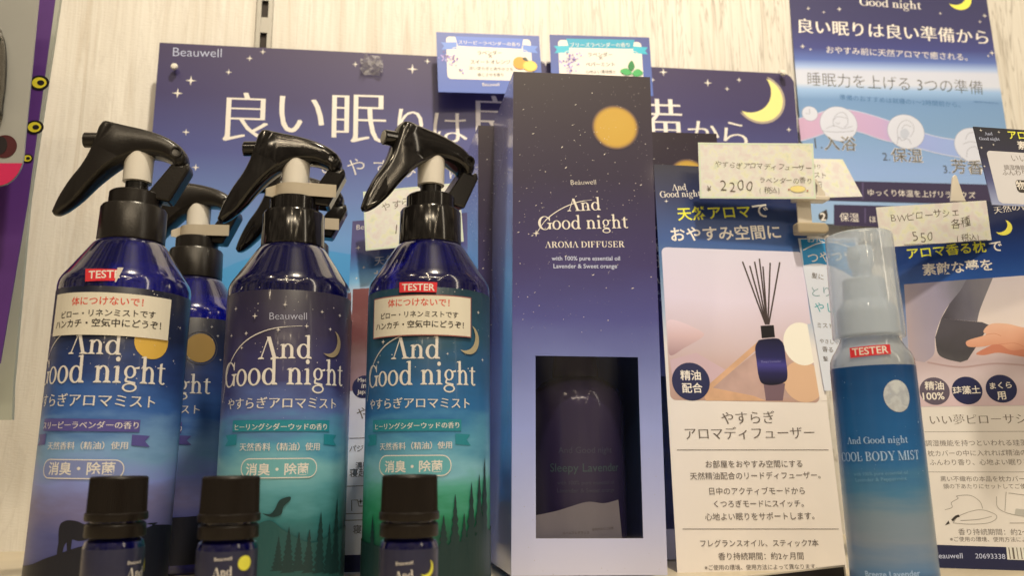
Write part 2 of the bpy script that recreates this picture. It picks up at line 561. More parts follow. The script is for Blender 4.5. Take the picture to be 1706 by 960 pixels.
class Printing:
    """ink layers lying on a flat card (r=None) or wrapped round a bottle of radius r mm; one mesh per part name"""

    def __init__(self, parent, r=None, lift0=0.04):
        self.parent, self.r, self.lift = parent, r, lift0
        self.parts = {}

    def _bucket(self, part):
        return self.parts.setdefault(part, dict(v=[], f=[], m=[], mats=[]))

    def add(self, part, verts, faces, mat, jitter=False):
        b = self._bucket(part)
        if mat not in b['mats']:
            b['mats'].append(mat)
        mi = b['mats'].index(mat)
        self.lift += 0.02 if self.r else 0.006
        if jitter:                       # strokes of one letter overlap: each a hair above the last
            for n, f in enumerate(faces):
                k = len(b['v'])
                lf = self.lift + 0.001 * (n % 6)
                b['v'] += [(verts[i][0], verts[i][1], lf) for i in f]
                b['f'].append(tuple(range(k, k + len(f))))
                b['m'].append(mi)
        else:
            k = len(b['v'])
            b['v'] += [(x, y, self.lift) for x, y in verts]
            b['f'] += [tuple(i + k for i in f) for f in faces]
            b['m'] += [mi] * len(faces)

    def poly(self, part, pts, mat):
        self.add(part, list(pts), [tuple(range(len(pts)))], mat)

    def place(self, geo, p0, p1, ratio, bottom):
        v, f = geo
        x0, x1 = min(q[0] for q in v), max(q[0] for q in v)
        y0 = min(q[1] for q in v) if bottom else 0.0
        ux, uy = p1[0] - p0[0], p1[1] - p0[1]
        L = sqrt(ux * ux + uy * uy)
        k = L / (x1 - x0)
        ux, uy = ux / L, uy / L
        out = []
        for x, y in v:
            a, c = (x - x0) * k, (y - y0) * k * ratio
            out.append((p0[0] + a * ux - c * uy, p0[1] + a * uy + c * ux))
        return out, f, k

    def text(self, s, p0, p1, mat, kind='sans', ratio=1.0, part=None, track=1.0, bottom=True):
        if part == 'handwriting':        # each character penned with its own tilt, size and drop
            rnd = random.Random(s + str(p0))
            adv = [1.05 if ch == 'W' else .66 if ch.isascii() else 1.0 for ch in s]
            L = sqrt((p1[0] - p0[0]) ** 2 + (p1[1] - p0[1]) ** 2)
            c_, s_ = (p1[0] - p0[0]) / L, (p1[1] - p0[1]) / L
            k0, pen = L / sum(adv), 0.0
            for k, ch in enumerate(s):
                v, f = text_geo(ch, -0.018 if ch.isascii() else -0.010, 1.0)
                sh, an, sz = rnd.uniform(.02, .24), rnd.uniform(-.09, .12), k0 * rnd.uniform(.94, 1.08) * (1.12 if ch.isascii() else 1.0)
                dy = rnd.uniform(-.05, .09) * k0 + (.05 * k0 if not ch.isascii() else 0)
                out = []
                for x, y in v:
                    x, y = x + y * sh + .03 * sin(y * 7 + k), y + .025 * sin(x * 8 + 2 * k)
                    x, y = x * cos(an) - y * sin(an), x * sin(an) + y * cos(an)
                    x, y = pen * k0 + x * sz, dy + y * sz
                    out.append((p0[0] + x * c_ - y * s_, p0[1] + x * s_ + y * c_))
                if f:
                    self.add(part, out, f, mat)
                pen += adv[k]
            return
        if part is None:
            part = 'lettering#%d' % len(self.parts)
        if kind == 'serif':
            v, f, k = self.place(serif_geo(s), p0, p1, ratio, False)
            self.add(part, v, f, mat, True)
            return
        off = dict(sans=0.0, bold=0.016, thin=-0.022, light=-0.012, min=-0.017, minb=-0.006)[kind]
        geo = text_geo(s, off, track)
        v, f, k = self.place(geo, p0, p1, ratio, bottom)
        self.add(part, v, f, mat)
        if kind in ('min', 'minb'):       # Ming-style contrast: upright strokes thicker than level ones
            for d in (0.02, 0.04):
                self.lift -= 0.016 if self.r else 0.0045
                self.add(part, [(x + d * k, y) for x, y in v], f, mat)

    def strip(self, part, pts, w, mat):
        """a ruled line or brush stroke through pts; w = width or list of widths (mm)"""
        n = len(pts)
        ws = w if isinstance(w, (list, tuple)) else [w] * n
        v = []
        for i, p in enumerate(pts):
            a, b = pts[max(0, i - 1)], pts[min(n - 1, i + 1)]
            dx, dy = b[0] - a[0], b[1] - a[1]
            l = sqrt(dx * dx + dy * dy) or 1.0
            v += [(p[0] - dy / l * ws[i] / 2, p[1] + dx / l * ws[i] / 2), (p[0] + dy / l * ws[i] / 2, p[1] - dx / l * ws[i] / 2)]
        self.add(part, v, [(2 * i, 2 * i + 1, 2 * i + 3, 2 * i + 2) for i in range(n - 1)], mat)

    def loop(self, part, pts, w, mat):
        self.strip(part, list(pts) + [pts[0], pts[1]], w, mat)

    def disc(self, part, c, r, mat, n=36):
        rx, ry = r if isinstance(r, tuple) else (r, r)
        self.poly(part, [(c[0] + rx * cos(2 * pi * k / n), c[1] + ry * sin(2 * pi * k / n)) for k in range(n)], mat)

    def crescent(self, part, c, r, mat, ang=-35, bite=0.62, glow=None):
        """moon crescent open towards the upper left"""
        def shape(r, e=1.0):
            d = bite * r
            o, i = [], []
            h = math.acos(min(1, d / (2 * r))) if True else 0
            for k in range(25):
                a = -(pi - h) + 2 * (pi - h) * k / 24
                o.append((r * cos(a), r * sin(a)))
            for k in range(25):
                a = (pi - (pi - h)) * 1.0
                t = (h) - 2 * h * k / 24
                i.append((-d + r * cos(t), r * sin(t)))
            return o + i[1:-1]
        ca, sa = cos(radians(ang)), sin(radians(ang))
        for rr, m in (((r * 1.10, glow), (r, mat)) if glow else ((r, mat),)):
            self.poly(part, [(c[0] + x * ca - y * sa, c[1] + x * sa + y * ca) for x, y in shape(rr)], m)

    def star(self, c, r, mat=None, part='star_print'):
        pts = []
        for k in range(8):
            a, q = pi / 4 * k, (r if k % 2 == 0 else r * 0.24)
            pts.append((c[0] + q * cos(a), c[1] + q * sin(a)))
        self.poly(part, pts, mat or WHITE)

    def specks(self, n, x0, x1, y0, y1, size, part='star_print', mat=None, seed=1, dense=None, streak=0.3):
        rnd = random.Random(seed)
        v, f = [], []
        for _ in range(n):
            x, y = rnd.uniform(x0, x1), rnd.uniform(y0, y1)
            if dense and rnd.random() > dense(x, y):
                continue
            s = size * (0.35 + rnd.random() ** 3 * 1.1)
            k = len(v)
            a = rnd.uniform(0.3, 0.8)
            if rnd.random() < streak:
                dx, dy = s * 1.4 * cos(a), s * 1.4 * sin(a)
                v += [(x - dx, y - dy), (x + s * .3, y - s * .3), (x + dx, y + dy), (x - s * .3, y + s * .3)]
            else:
                v += [(x - s * .5, y), (x, y - s * .5), (x + s * .5, y), (x, y + s * .5)]
            f.append((k, k + 1, k + 2, k + 3))
        self.add(part, v, f, mat or WHITE)

    def finish(self):
        out = {}
        for part, b in self.parts.items():
            bm = bmesh.new()
            vs = [bm.verts.new(q) for q in b['v']]
            for f, m in zip(b['f'], b['m']):
                try:
                    fc = bm.faces.new([vs[i] for i in f])
                    fc.material_index = m
                except ValueError:
                    pass
            if self.r:                   # cut into narrow upright strips, then wrap
                xs = [v.co.x for v in bm.verts]
                st = 2.0 if self.r > 15 else 1.0
                x = math.floor(min(xs) / st) * st + st
                while x < max(xs):
                    bmesh.ops.bisect_plane(bm, geom=bm.verts[:] + bm.edges[:] + bm.faces[:], dist=1e-5, plane_co=(x, 0, 0), plane_no=(1, 0, 0))
                    x += st
                for v in bm.verts:
                    a, rr = v.co.x / self.r, self.r + v.co.z
                    v.co = Vector((rr * sin(a), -rr * cos(a), v.co.y)) / 1000
            else:
                for v in bm.verts:
                    v.co = v.co / 1000
            bm.normal_update()
            for fc in bm.faces:
                if self.r:
                    c = fc.calc_center_median()
                    out_n = fc.normal.x * c.x + fc.normal.y * c.y
                else:
                    out_n = fc.normal.z
                if out_n < 0:
                    fc.normal_flip()
            part = part.split('#')[0]
            me = mesh_of(bm, part)
            out[part] = link(part, me, self.parent, b['mats'])
        return out


def rounded(x0, y0, x1, y1, r, n=6):
    p = []
    for cx, cy, a in ((x1 - r, y0 + r, -90), (x1 - r, y1 - r, 0), (x0 + r, y1 - r, 90), (x0 + r, y0 + r, 180)):
        p += arc(cx, cy, r, r, a, a + 90, n)
    return p


def smooth_loop(pts, n=6):
    """closed Catmull-Rom curve"""
    out, k = [], len(pts)
    for i in range(k):
        a, b, c, d = pts[i - 1], pts[i], pts[(i + 1) % k], pts[(i + 2) % k]
        for j in range(n):
            t = j / n
            out.append(tuple(0.5 * (2 * b[q] + (c[q] - a[q]) * t + (2 * a[q] - 5 * b[q] + 4 * c[q] - d[q]) * t * t + (3 * b[q] - a[q] - 3 * c[q] + d[q]) * t ** 3) for q in (0, 1)))
    return out


def smooth_line(pts, n=6):
    out = []
    for i in range(len(pts) - 1):
        a, b, c, d = pts[max(0, i - 1)], pts[i], pts[i + 1], pts[min(len(pts) - 1, i + 2)]
        for j in range(n):
            t = j / n
            out.append(tuple(0.5 * (2 * b[q] + (c[q] - a[q]) * t + (2 * a[q] - 5 * b[q] + 4 * c[q] - d[q]) * t * t + (3 * b[q] - a[q] - 3 * c[q] + d[q]) * t ** 3) for q in (0, 1)))
    out.append(pts[-1])
    return out


def quad(*p):
    return list(p)


def card(name, P, label, cat, mat, thick=0.5, outline=None, group=None, bend=0.0):
    """a flat card standing at P (origin mid bottom edge, local X right, Y up, Z towards the shopper)"""
    w, h = P['w'], P['h']
    me = mesh_of(slab(outline or [(-w / 2, 0), (w / 2, 0), (w / 2, h), (-w / 2, h)], -thick, 0), name)
    o = link(name, me, None, (mat,))
    a, b, c = radians(P['yaw']), radians(P['lean']), radians(P['roll'])
    X, Z0 = Vector((cos(a), sin(a), 0)), Vector((sin(a), -cos(a), 0))
    Y0 = Vector((0, 0, 1))
    Y = Y0 * cos(b) - Z0 * sin(b)
    Z = Z0 * cos(b) + Y0 * sin(b)
    X2, Y2 = X * cos(c) + Y * sin(c), -X * sin(c) + Y * cos(c)
    M = Matrix((X2, Y2, Z)).transposed().to_4x4()
    M.translation = Vector(P['loc'])
    o.matrix_world = M
    tag(o, label, cat, group)
    return o


# ================================================================== the setting
def wall_material():
    m, nt, b = nodes_of('wood_grain_wallpaper')
    N, L = nt.nodes, nt.links
    tc = N.new('ShaderNodeTexCoord')
    mp = N.new('ShaderNodeMapping')
    mp.inputs['Scale'].default_value = (110, 110, 5.0)
    nz = N.new('ShaderNodeTexNoise')
    nz.inputs['Scale'].default_value = 1.0
    nz.inputs['Detail'].default_value = 5.0
    nz.inputs['Distortion'].default_value = 1.6
    L.new(tc.outputs['Object'], mp.inputs[0])
    L.new(mp.outputs[0], nz.inputs[0])
    cr = N.new('ShaderNodeValToRGB')
    e = cr.color_ramp.elements
    e[0].position, e[0].color = 0.26, (0.68, 0.64, 0.58, 1)
    e[1].position, e[1].color = 0.46, (0.76, 0.74, 0.70, 1)
    x = e.new(0.7)
    x.color = (0.83, 0.82, 0.79, 1)
    L.new(nz.outputs['Fac'], cr.inputs[0])
    # thin dark pores, stronger towards the right-hand boards
    mp2 = N.new('ShaderNodeMapping')
    mp2.inputs['Scale'].default_value = (105, 105, 7)
    n2 = N.new('ShaderNodeTexNoise')
    n2.inputs['Scale'].default_value = 1.0
    n2.inputs['Detail'].default_value = 3.0
    n2.inputs['Distortion'].default_value = 2.2
    L.new(tc.outputs['Object'], mp2.inputs[0])
    L.new(mp2.outputs[0], n2.inputs[0])
    c2 = N.new('ShaderNodeValToRGB')
    q = c2.color_ramp.elements
    q[0].position, q[0].color = 0.46, (0, 0, 0, 1)
    q[1].position, q[1].color = 0.54, (0, 0, 0, 1)
    y = q.new(0.50)
    y.color = (1, 1, 1, 1)
    L.new(n2.outputs['Fac'], c2.inputs[0])
    sx = N.new('ShaderNodeSeparateXYZ')
    L.new(tc.outputs['Object'], sx.inputs[0])
    mr = N.new('ShaderNodeMapRange')
    mr.inputs['From Min'].default_value = -0.05
    mr.inputs['From Max'].default_value = 0.25
    mr.inputs['To Min'].default_value = 0.10
    mr.inputs['To Max'].default_value = 0.50
    L.new(sx.outputs[0], mr.inputs[0])
    mu = N.new('ShaderNodeMath')
    mu.operation = 'MULTIPLY'
    L.new(c2.outputs[0], mu.inputs[0])
    L.new(mr.outputs[0], mu.inputs[1])
    mx = N.new('ShaderNodeMixRGB')
    mx.inputs[2].default_value = (0.24, 0.20, 0.17, 1)
    L.new(mu.outputs[0], mx.inputs[0])
    L.new(cr.outputs[0], mx.inputs[1])
    L.new(mx.outputs[0], b.inputs['Base Color'])
    # fine woven emboss
    wv = N.new('ShaderNodeTexNoise')
    wv.inputs['Scale'].default_value = 1.0
    mp3 = N.new('ShaderNodeMapping')
    mp3.inputs['Scale'].default_value = (260, 260, 900)
    L.new(tc.outputs['Object'], mp3.inputs[0])
    L.new(mp3.outputs[0], wv.inputs[0])
    ad = N.new('ShaderNodeMath')
    ad.operation = 'MULTIPLY_ADD'
    ad.inputs[1].default_value = 0.5
    L.new(wv.outputs['Fac'], ad.inputs[0])
    L.new(nz.outputs['Fac'], ad.inputs[2])
    bp = N.new('ShaderNodeBump')
    bp.inputs['Strength'].default_value = 0.35
    bp.inputs['Distance'].default_value = 0.0012
    L.new(ad.outputs[0], bp.inputs['Height'])
    L.new(bp.outputs[0], b.inputs['Normal'])
    b.inputs['Roughness'].default_value = 0.6
    b.inputs['Specular IOR Level'].default_value = 0.25
    return m


bm = bmesh.new()
box_bm(bm, -900, 1100, 620, 640, -20, 900)
wall = link('wall', mesh_of(bm, 'wall'), None, (wall_material(),))
wall['kind'] = 'structure'
wall['label'] = 'cream wall with upright wood grain behind the display'
bm = bmesh.new()
box_bm(bm, -900, 1100, -60, 620, -18, 0)
shelf = link('shelf', mesh_of(bm, 'shelf'), None, (flat('shelf_board', (0.62, 0.55, 0.42, 1), 0.4, vary=0.06, bscale=25),))
shelf['kind'] = 'structure'
shelf['label'] = 'pale wooden shelf board under the bottles and cards'

# slotted upright let into the wall above the big poster
ST = flat('zinc_steel', (0.30, 0.30, 0.29, 1), 0.34, 0.5, 0.8, bump=0.2, bscale=300)
up0 = empty('shelf_upright', (-0.1185, 0.62, 0.0))
tag(up0, 'slotted grey steel shelf upright on the cream wall above the big poster', 'shelf upright')
bm = bmesh.new()
box_bm(bm, -6.0, -2.6, -4, 0, 20, 620)
box_bm(bm, 2.6, 6.0, -4, 0, 20, 620)
zz = 30
while zz < 600:
    box_bm(bm, -2.6, 2.6, -3.2, 0, zz, zz + 13)
    zz += 27.5
link('rail', mesh_of(bm, 'rail'), up0, (ST,))
bm = bmesh.new()
box_bm(bm, -2.6, 2.6, -0.8, 0.5, 20, 620)
link('slot_back', mesh_of(bm, 'slot_back'), up0, (flat('dark_slot', (0.03, 0.022, 0.02, 1), 0.7),))

# ================================================================== big poster board
P = dict(loc=(0.0583, 0.6000, 0.2433), yaw=0.00, lean=0.00, roll=0.00, w=497.4, h=125.8)
P['loc'] = (P['loc'][0], 0.600, 0.03)
P['h'] = 123.0 + (dict(loc=(0.0583, 0.6000, 0.2433), yaw=0.00, lean=0.00, roll=0.00, w=497.4, h=125.8)['loc'][2] - 0.03) * 1000
DZ = (dict(loc=(0.0583, 0.6000, 0.2433), yaw=0.00, lean=0.00, roll=0.00, w=497.4, h=125.8)['loc'][2] - 0.03) * 1000       # print positions below were measured from another base line


def dz(p):
    return (p[0], p[1] + DZ)


w2, hh = P['w'] / 2, P['h']
poster = card('poster_board', P, 'big indigo poster board with large white lettering and a crescent moon behind the spray bottles', 'poster',
              grad('poster_night_print', 'Y', [(hh, (64, 52, 86)), (hh - 40, (63, 54, 98)), (hh - 85, (76, 78, 136)), (hh - 120, (100, 116, 172)), (hh - 150, (106, 142, 198)), (hh - 185, (84, 146, 203)), (0, (60, 130, 195))], 0.38, cloud=8, cscale=(9, 9, 9)),
              3.0, [(-w2, 0), (w2, 0)] + arc(w2 - 9, hh - 9, 9, 9, 0, 90, 8) + [(-w2, hh)])
R = Printing(poster)
R.text('Beauwell', dz((-238.44, 112.64)), dz((-203.41, 113.55)), flat('dim_white_ink', K(205, 200, 200), 0.4), 'light', 1.0, bottom=False)
for ch, a, b in (('良', (-199.15, 47.53), (-166.02, 47.91)), ('い', (-159.90, 56.17), (-127.89, 55.58)), ('眠', (-120.18, 49.72), (-81.06, 50.31)),
                 ('り', (-71.21, 51.65), (-53.15, 51.89)), ('は', (-44.08, 52.25), (-19.41, 52.73)), ('良', (-13.43, 52.97), (20.37, 53.32)), ('い', (26.96, 58.47), (56.13, 58.66)),
                 ('準', (64.11, 55.04), (104.73, 55.64)), ('備', (111.46, 55.40), (151.34, 55.95)), ('か', (156.72, 55.66), (181.35, 55.61)), ('ら', (185.82, 55.78), (204.71, 55.49))):
    R.text(ch, dz(a), dz(b), WHITE, 'min')
R.text('おやすみ前に天然アロマで癒される。', dz((-126.30, 24.09)), dz((178.89, 20.75)), WHITE, 'light', 1.0, track=1.45)
R.crescent('moon_print', dz((218.65, 99.51)), 13.6 * 1.42, PALEMOON, -38, 0.62, flat('moon_glow_ink', K(170, 148, 120), 0.45))
for px, s in ((dz((-182.84, 113.68)), 2.6), (dz((-173.44, 119.56)), 2.4), (dz((-197.51, 101.75)), 2.6), (dz((-224.28, 93.67)), 4.0), (dz((-233.02, 83.24)), 4.0),
              (dz((-225.05, 53.02)), 2.8), (dz((-216.54, 26.04)), 2.8), (dz((-104.29, 112.92)), 2.4), (dz((-60.89, 111.20)), 4.2), (dz((-49.45, 118.29)), 2.6), (dz((-178.37, 3.04)), 1.6), (dz((43.39, 122.17)), 3.6),
              (dz((138.91, 118.91)), 3.6), (dz((129.70, 111.74)), 2.0), (dz((175.46, 111.43)), 3.6), (dz((201.91, 115.33)), 2.4), (dz((191.30, 107.02)), 2.2), (dz((241.26, 74.23)), 2.4)):
    R.star(px, s)
R.poly('hill_print', smooth_line([dz((-244.56, -81.26)), dz((-173.17, -40.01)), dz((-113.84, -35.14)), dz((-26.09, -55.97))]) + [dz((-25.49, -156.69)), dz((-238.99, -156.11))], flat('poster_blue_ink', K(72, 140, 198), 0.4))
R.finish()


def push_pin(px, label):
    o = link('push_pin', lathe('push_pin', [(0.6, 0), (0.6, 2), (2.2, 2.6), (2.6, 4.0), (2.0, 5.2), (0.2, 5.6)], 24), None, (flat('pin_white', (0.8, 0.79, 0.75, 1), 0.3),))
    o.location = (P['loc'][0] + px[0] / 1000, 0.600 - 0.0006, P['loc'][2] + px[1] / 1000)
    o.rotation_euler = (radians(90), 0, 0)
    tag(o, label, 'push pin', 'push pins in the big poster')
    return o


push_pin(dz((-235.58, 102.20)), 'white push pin in the big poster under its small wordmark')
push_pin(dz((238.06, 121.33)), 'pale push pin in the big poster beside its crescent moon')

bm = bmesh.new()
rnd = random.Random(5)
gx, gy = 9, 8
vs = [[bm.verts.new(((i - 4) * 0.0021 + rnd.uniform(-1, 1) * 0.0008, (j - 3.5) * 0.0023 + rnd.uniform(-1, 1) * 0.0008, 0.0006 + abs(rnd.gauss(0, 1)) * 0.0022)) for j in range(gy)] for i in range(gx)]
for i in range(gx - 1):
    for j in range(gy - 1):
        if (i, j) not in ((0, 0), (7, 6), (0, 6), (7, 0)):
            bm.faces.new((vs[i][j], vs[i + 1][j], vs[i + 1][j + 1], vs[i][j + 1]))
tp = link('crumpled_tape', mesh_of(bm, 'crumpled_tape'), None, (TAPE,))
q = dz((-91.54, 111.60))
tp.location = (P['loc'][0] + q[0] / 1000, 0.600, P['loc'][2] + q[1] / 1000)
tp.rotation_euler = (radians(90), 0, 0)
tag(tp, 'crumpled scrap of clear tape stuck on the big poster above its lettering', 'tape')

# ================================================================== two scent cards stuck over the poster


def scent_card(P, label, bgc, rib, tail, tailm, words, L):
    o = card('scent_card', P, label, 'card', grad('scent_card_print_' + tail, 'Y', [(0, (80, 100, 175)), (P['h'], bgc)], 0.4), 0.5, None, 'scent cards above the diffuser box')
    R = Printing(o)
    R.poly('panel_print', rounded(*L['panel'], 3.0), flat('bright_paper', (0.84, 0.83, 0.80, 1), 0.4))
    R.poly('ribbon_print', [L['rib'][0], L['rib'][1], L['rib'][2], L['rib'][3]], rib)
    for s, (x, y) in ((-1, L['tl']), (1, L['tr'])):
        R.poly('ribbon_print', [(x, y), (x - s * 9, y + .5), (x - s * 9, y - 5.4), (x, y - 6), (x - s * -2.6, y - 6.2), (x + s * 0.6, y - 3.2), (x + s * 3.0, y - .2)], tailm)
        R.loop('ribbon_print', arc(x - s * 9, y - 5.4, 3.2, 1.4, 0, 330, 14), 0.5, WHITE)
    for t, a, b, k, m in words:
        R.text(t, a, b, m, k)
    rnd = random.Random(3)
    for (cx, cy, n, sp) in L['lav']:
        for _ in range(n):
            R.disc('flower_print', (cx + rnd.gauss(0, sp), cy + rnd.gauss(0, sp * 1.4)), rnd.uniform(.35, .8), LAV[rnd.randrange(3)], 7)
    return o, R


LAV = [flat('lavender_ink', K(168, 138, 190), .45), flat('violet_ink', K(122, 92, 150), .45), flat('pale_lilac_ink', K(200, 180, 205), .45)]
a0, a1 = (-32.76, 5.99), (36.86, 46.32)
o, R = scent_card(dict(loc=(0.0570, 0.5850, 0.3308), yaw=2.27, lean=2.68, roll=2.20, w=80.1, h=49.9), 'blue scent card with a periwinkle ribbon and an orange, stuck over the big poster', (92, 100, 160),
                  flat('periwinkle_ink', K(98, 118, 196), .4), 'blue', flat('periwinkle_dark_ink', K(112, 134, 205), .4),
                  [('スリーピーラベンダーの香り', (-23.31, 40.33), (24.19, 40.15), 'minb', WHITE), ('ラベンダー', (-8.90, 31.76), (9.71, 32.45), 'minb', BLACKINK), ('×', (-0.67, 29.53), (2.12, 29.64), 'sans', GREYINK),
                   ('スイートオレンジ', (-14.76, 23.99), (15.87, 25.06), 'minb', BLACKINK), ('深い安らぎと爽やかさを', (-15.88, 18.94), (17.88, 19.06), 'sans', BLACKINK), ('感じさせる香り', (-9.68, 13.65), (10.19, 14.28), 'sans', BLACKINK), ('Beauwell', (-6.36, 5.79), (6.55, 6.17), 'sans', WHITE)],
                  dict(panel=(a0[0] , 11.0, 33.0, 46.5), rib=((-25.83, 46.83), (27.41, 46.97), (25.49, 38.15), (-23.83, 38.79)), tl=(-33.82, 41.43), tr=(35.60, 41.11),
                       lav=[(-33.35, 28.35) + (26, 1.5), (-27.03, 26.57) + (26, 1.7), (-22.30, 18.73) + (5, 1.2)]))
OR1, OR2, OR3 = flat('orange_ink', K(238, 150, 52), .45), flat('orange_flesh_ink', K(248, 196, 72), .45), flat('leaf_dark_ink', K(70, 74, 55), .45)
R.disc('fruit_print', (23.40, 25.83), 5.2, OR1)
R.disc('fruit_print', (31.26, 23.56), (5.6, 4.6), OR2)
R.disc('fruit_print', (31.26, 23.56), (4.7, 3.7), flat('orange_pulp_ink', K(250, 206, 96), .45))
R.poly('fruit_print', smooth_loop([(25.51, 29.97), (28.37, 30.59), (30.08, 27.59), (26.81, 27.98)]), OR3)
R.finish()
a0 = (-33.83, 2.99)
o, R = scent_card(dict(loc=(0.1435, 0.5850, 0.3337), yaw=-0.93, lean=1.46, roll=1.07, w=79.5, h=49.7), 'navy scent card with a teal ribbon and mint leaves, stuck over the big poster', (78, 82, 138),
                  flat('teal_ink', K(48, 150, 182), .4), 'teal', flat('teal_light_ink', K(62, 170, 196), .4),
                  [('ブリーズラベンダーの香り', (-23.84, 39.53), (23.45, 40.89), 'minb', WHITE), ('ラベンダー', (-9.99, 31.76), (9.07, 32.28), 'minb', BLACKINK), ('×', (-1.56, 29.45), (1.30, 29.52), 'sans', GREYINK),
                   ('ペパーミント', (-12.27, 23.58), (10.52, 24.17), 'minb', BLACKINK), ('心地よい清涼感と', (-12.56, 17.51), (11.14, 18.10), 'sans', BLACKINK), ('目覚めの香り', (-9.06, 12.06), (7.98, 12.47), 'sans', BLACKINK)],
                  dict(panel=(-33.3, 8.7, 32.9, 45.4), rib=((-26.84, 46.60), (27.68, 47.21), (25.77, 39.41), (-24.81, 38.99)), tl=(-33.72, 40.26), tr=(35.03, 41.22),
                       lav=[(-29.60, 26.16) + (10, 1.3), (-24.39, 26.80) + (34, 2.2), (-20.50, 29.44) + (26, 2.0), (-25.15, 20.22) + (12, 1.4)]))
LF = [flat('mint_ink', K(72, 160, 80), .45), flat('mint_dark_ink', K(46, 122, 60), .45)]
R.poly('leaf_print', smooth_loop([(23.18, 20.43), (21.03, 24.44), (24.18, 29.12), (26.27, 24.07)]), LF[1])
R.poly('leaf_print', smooth_loop([(24.02, 18.42), (18.67, 16.77), (14.59, 20.22), (19.48, 22.37)]), LF[0])
R.poly('leaf_print', smooth_loop([(24.02, 18.42), (28.55, 22.09), (32.64, 18.64), (27.18, 15.46)]), LF[0])
R.finish()

# ================================================================== upper right poster
P = dict(loc=(0.4008, 0.6000, 0.2405), yaw=-5.30, lean=3.21, roll=-0.83, w=173.1, h=208.9)
stops = [(202.6, (44, 40, 84)), (179.4, (48, 44, 92)), (157.7, (56, 58, 122)), (146.4, (86, 102, 170)), (139.7, (168, 180, 206)), (135.8, (204, 197, 190)),
         (124.1, (204, 197, 188)), (119.1, (150, 172, 196)), (109.2, (110, 138, 186)), (82.1, (118, 144, 188)), (45.0, (136, 156, 188)), (0.2, (146, 166, 182))]
rp = card('info_poster', P, 'tall night-sky wall poster with white picture circles and a yellow moon at its top', 'poster', grad('three_steps_print', 'Y', stops, 0.4), 1.2)
R = Printing(rp)
R.text('Good night', (-25.86, 199.42), (27.83, 196.63), WHITE, 'serif', part='wordmark')
R.crescent('moon_print', (62.33, 207.44), 10.5, flat('bright_moon_ink', K(244, 222, 78), .45), -48, 0.60)
R.text('良い眠りは良い準備から', (-81.37, 171.50), (81.70, 163.76), WHITE, 'minb')
R.text('おやすみ前に天然アロマで癒される。', (-58.74, 152.66), (61.92, 147.97), WHITE, 'sans')
R.text('睡眠力を上げる 3つの準備', (-77.19, 122.07), (71.15, 116.83), flat('slate_ink', K(66, 62, 66), .5), 'light', 1.1)
R.text('準備のおすすめは就寝の1〜2時間前から。', (-51.43, 109.38), (50.08, 104.29), flat('blue_ink', K(72, 110, 160), .5), 'sans')
R.text('※睡眠に関する個人差があります', (61.98, 109.47), (83.27, 108.24), flat('blue_ink', K(72, 110, 160), .5), 'sans')
band = smooth_line([(-87.77, 91.22), (-76.43, 94.69), (-55.77, 100.54), (-37.77, 98.72), (-17.19, 92.60), (1.19, 85.37), (26.44, 77.23), (51.14, 73.40), (75.66, 68.49)])
band2 = smooth_line([(-87.32, 71.89), (-77.06, 75.29), (-57.45, 82.10), (-39.47, 81.36), (-19.12, 74.23), (-0.50, 70.30), (24.74, 63.30), (49.18, 58.43), (73.28, 51.44)])
R.strip('band_print', band, 1.6, flat('cream_edge_ink', K(186, 182, 180), .45))
R.strip('band_print', band2, 1.6, flat('cream_edge_ink', K(186, 182, 180), .45))
R.add('band_print', band + band2, [(k, k + 1, len(band) + k + 1, len(band) + k) for k in range(len(band) - 1)], grad('pink_lilac_print', 'X', [(-88.3, (196, 152, 168)), (-18.2, (188, 152, 176)), (11.5, (146, 152, 190)), (75.4, (140, 160, 192))], .4))
LINE = flat('sketch_ink', K(140, 136, 136), .5)
for c, r in (((-77.81, 96.30), 6.6), ((-54.45, 87.54), 15.6), ((1.27, 81.60), 15.4), ((56.26, 70.28), 15.6)):
    cur = 'picture_print#%d' % int(c[0] + 200)
    R.disc(cur, c, r, flat('circle_paper', K(206, 198, 188), .45))
    R.loop(cur, arc(c[0], c[1], r, r, 0, 352, 44), 0.28, LINE)
c = (-77.81, 96.30)
PK = ['picture_print#%d' % int(q[0] + 200) for q in ((-77.81, 96.30), (-54.45, 87.54), (1.27, 81.60), (56.26, 70.28))]
R.strip(PK[0], [(c[0], c[1] + 4.6), c, (c[0] - 3.6, c[1])], 0.45, LINE)
for pts in ([(-65.39, 83.02), (-58.11, 85.85), (-51.32, 83.29), (-43.07, 85.60)], [(-58.76, 84.23), (-58.68, 90.71), (-55.16, 96.20), (-49.96, 97.93), (-46.78, 94.19), (-46.89, 87.69), (-50.22, 84.39)], [(-58.68, 90.71), (-54.35, 94.04), (-46.94, 92.56)],
            [(-56.86, 88.58), (-54.95, 87.53), (-53.34, 88.65)], [(-68.59, 80.81), (-55.64, 79.98), (-42.48, 81.31)]):
    R.strip(PK[1], smooth_line(pts), 0.35, LINE)
for pts in ([(-6.06, 74.48), (-5.61, 83.08), (-2.43, 89.09), (2.93, 91.90), (7.62, 88.74), (7.89, 82.26), (4.25, 76.82)], [(-1.96, 84.23), (1.43, 87.54), (6.30, 86.01)], [(-3.45, 79.89), (-1.55, 78.85), (-0.43, 79.95)], [(-7.53, 70.17), (-4.81, 76.65), (-3.16, 73.46), (2.05, 75.16), (4.52, 70.39)]):
    R.strip(PK[2], smooth_line(pts), 0.35, LINE)
R.poly(PK[2], smooth_loop([(-3.21, 82.05), (1.07, 84.29), (4.11, 80.04), (0.04, 75.13), (-3.24, 77.21)]), flat('sketch_grey_ink', K(182, 178, 172), .5))
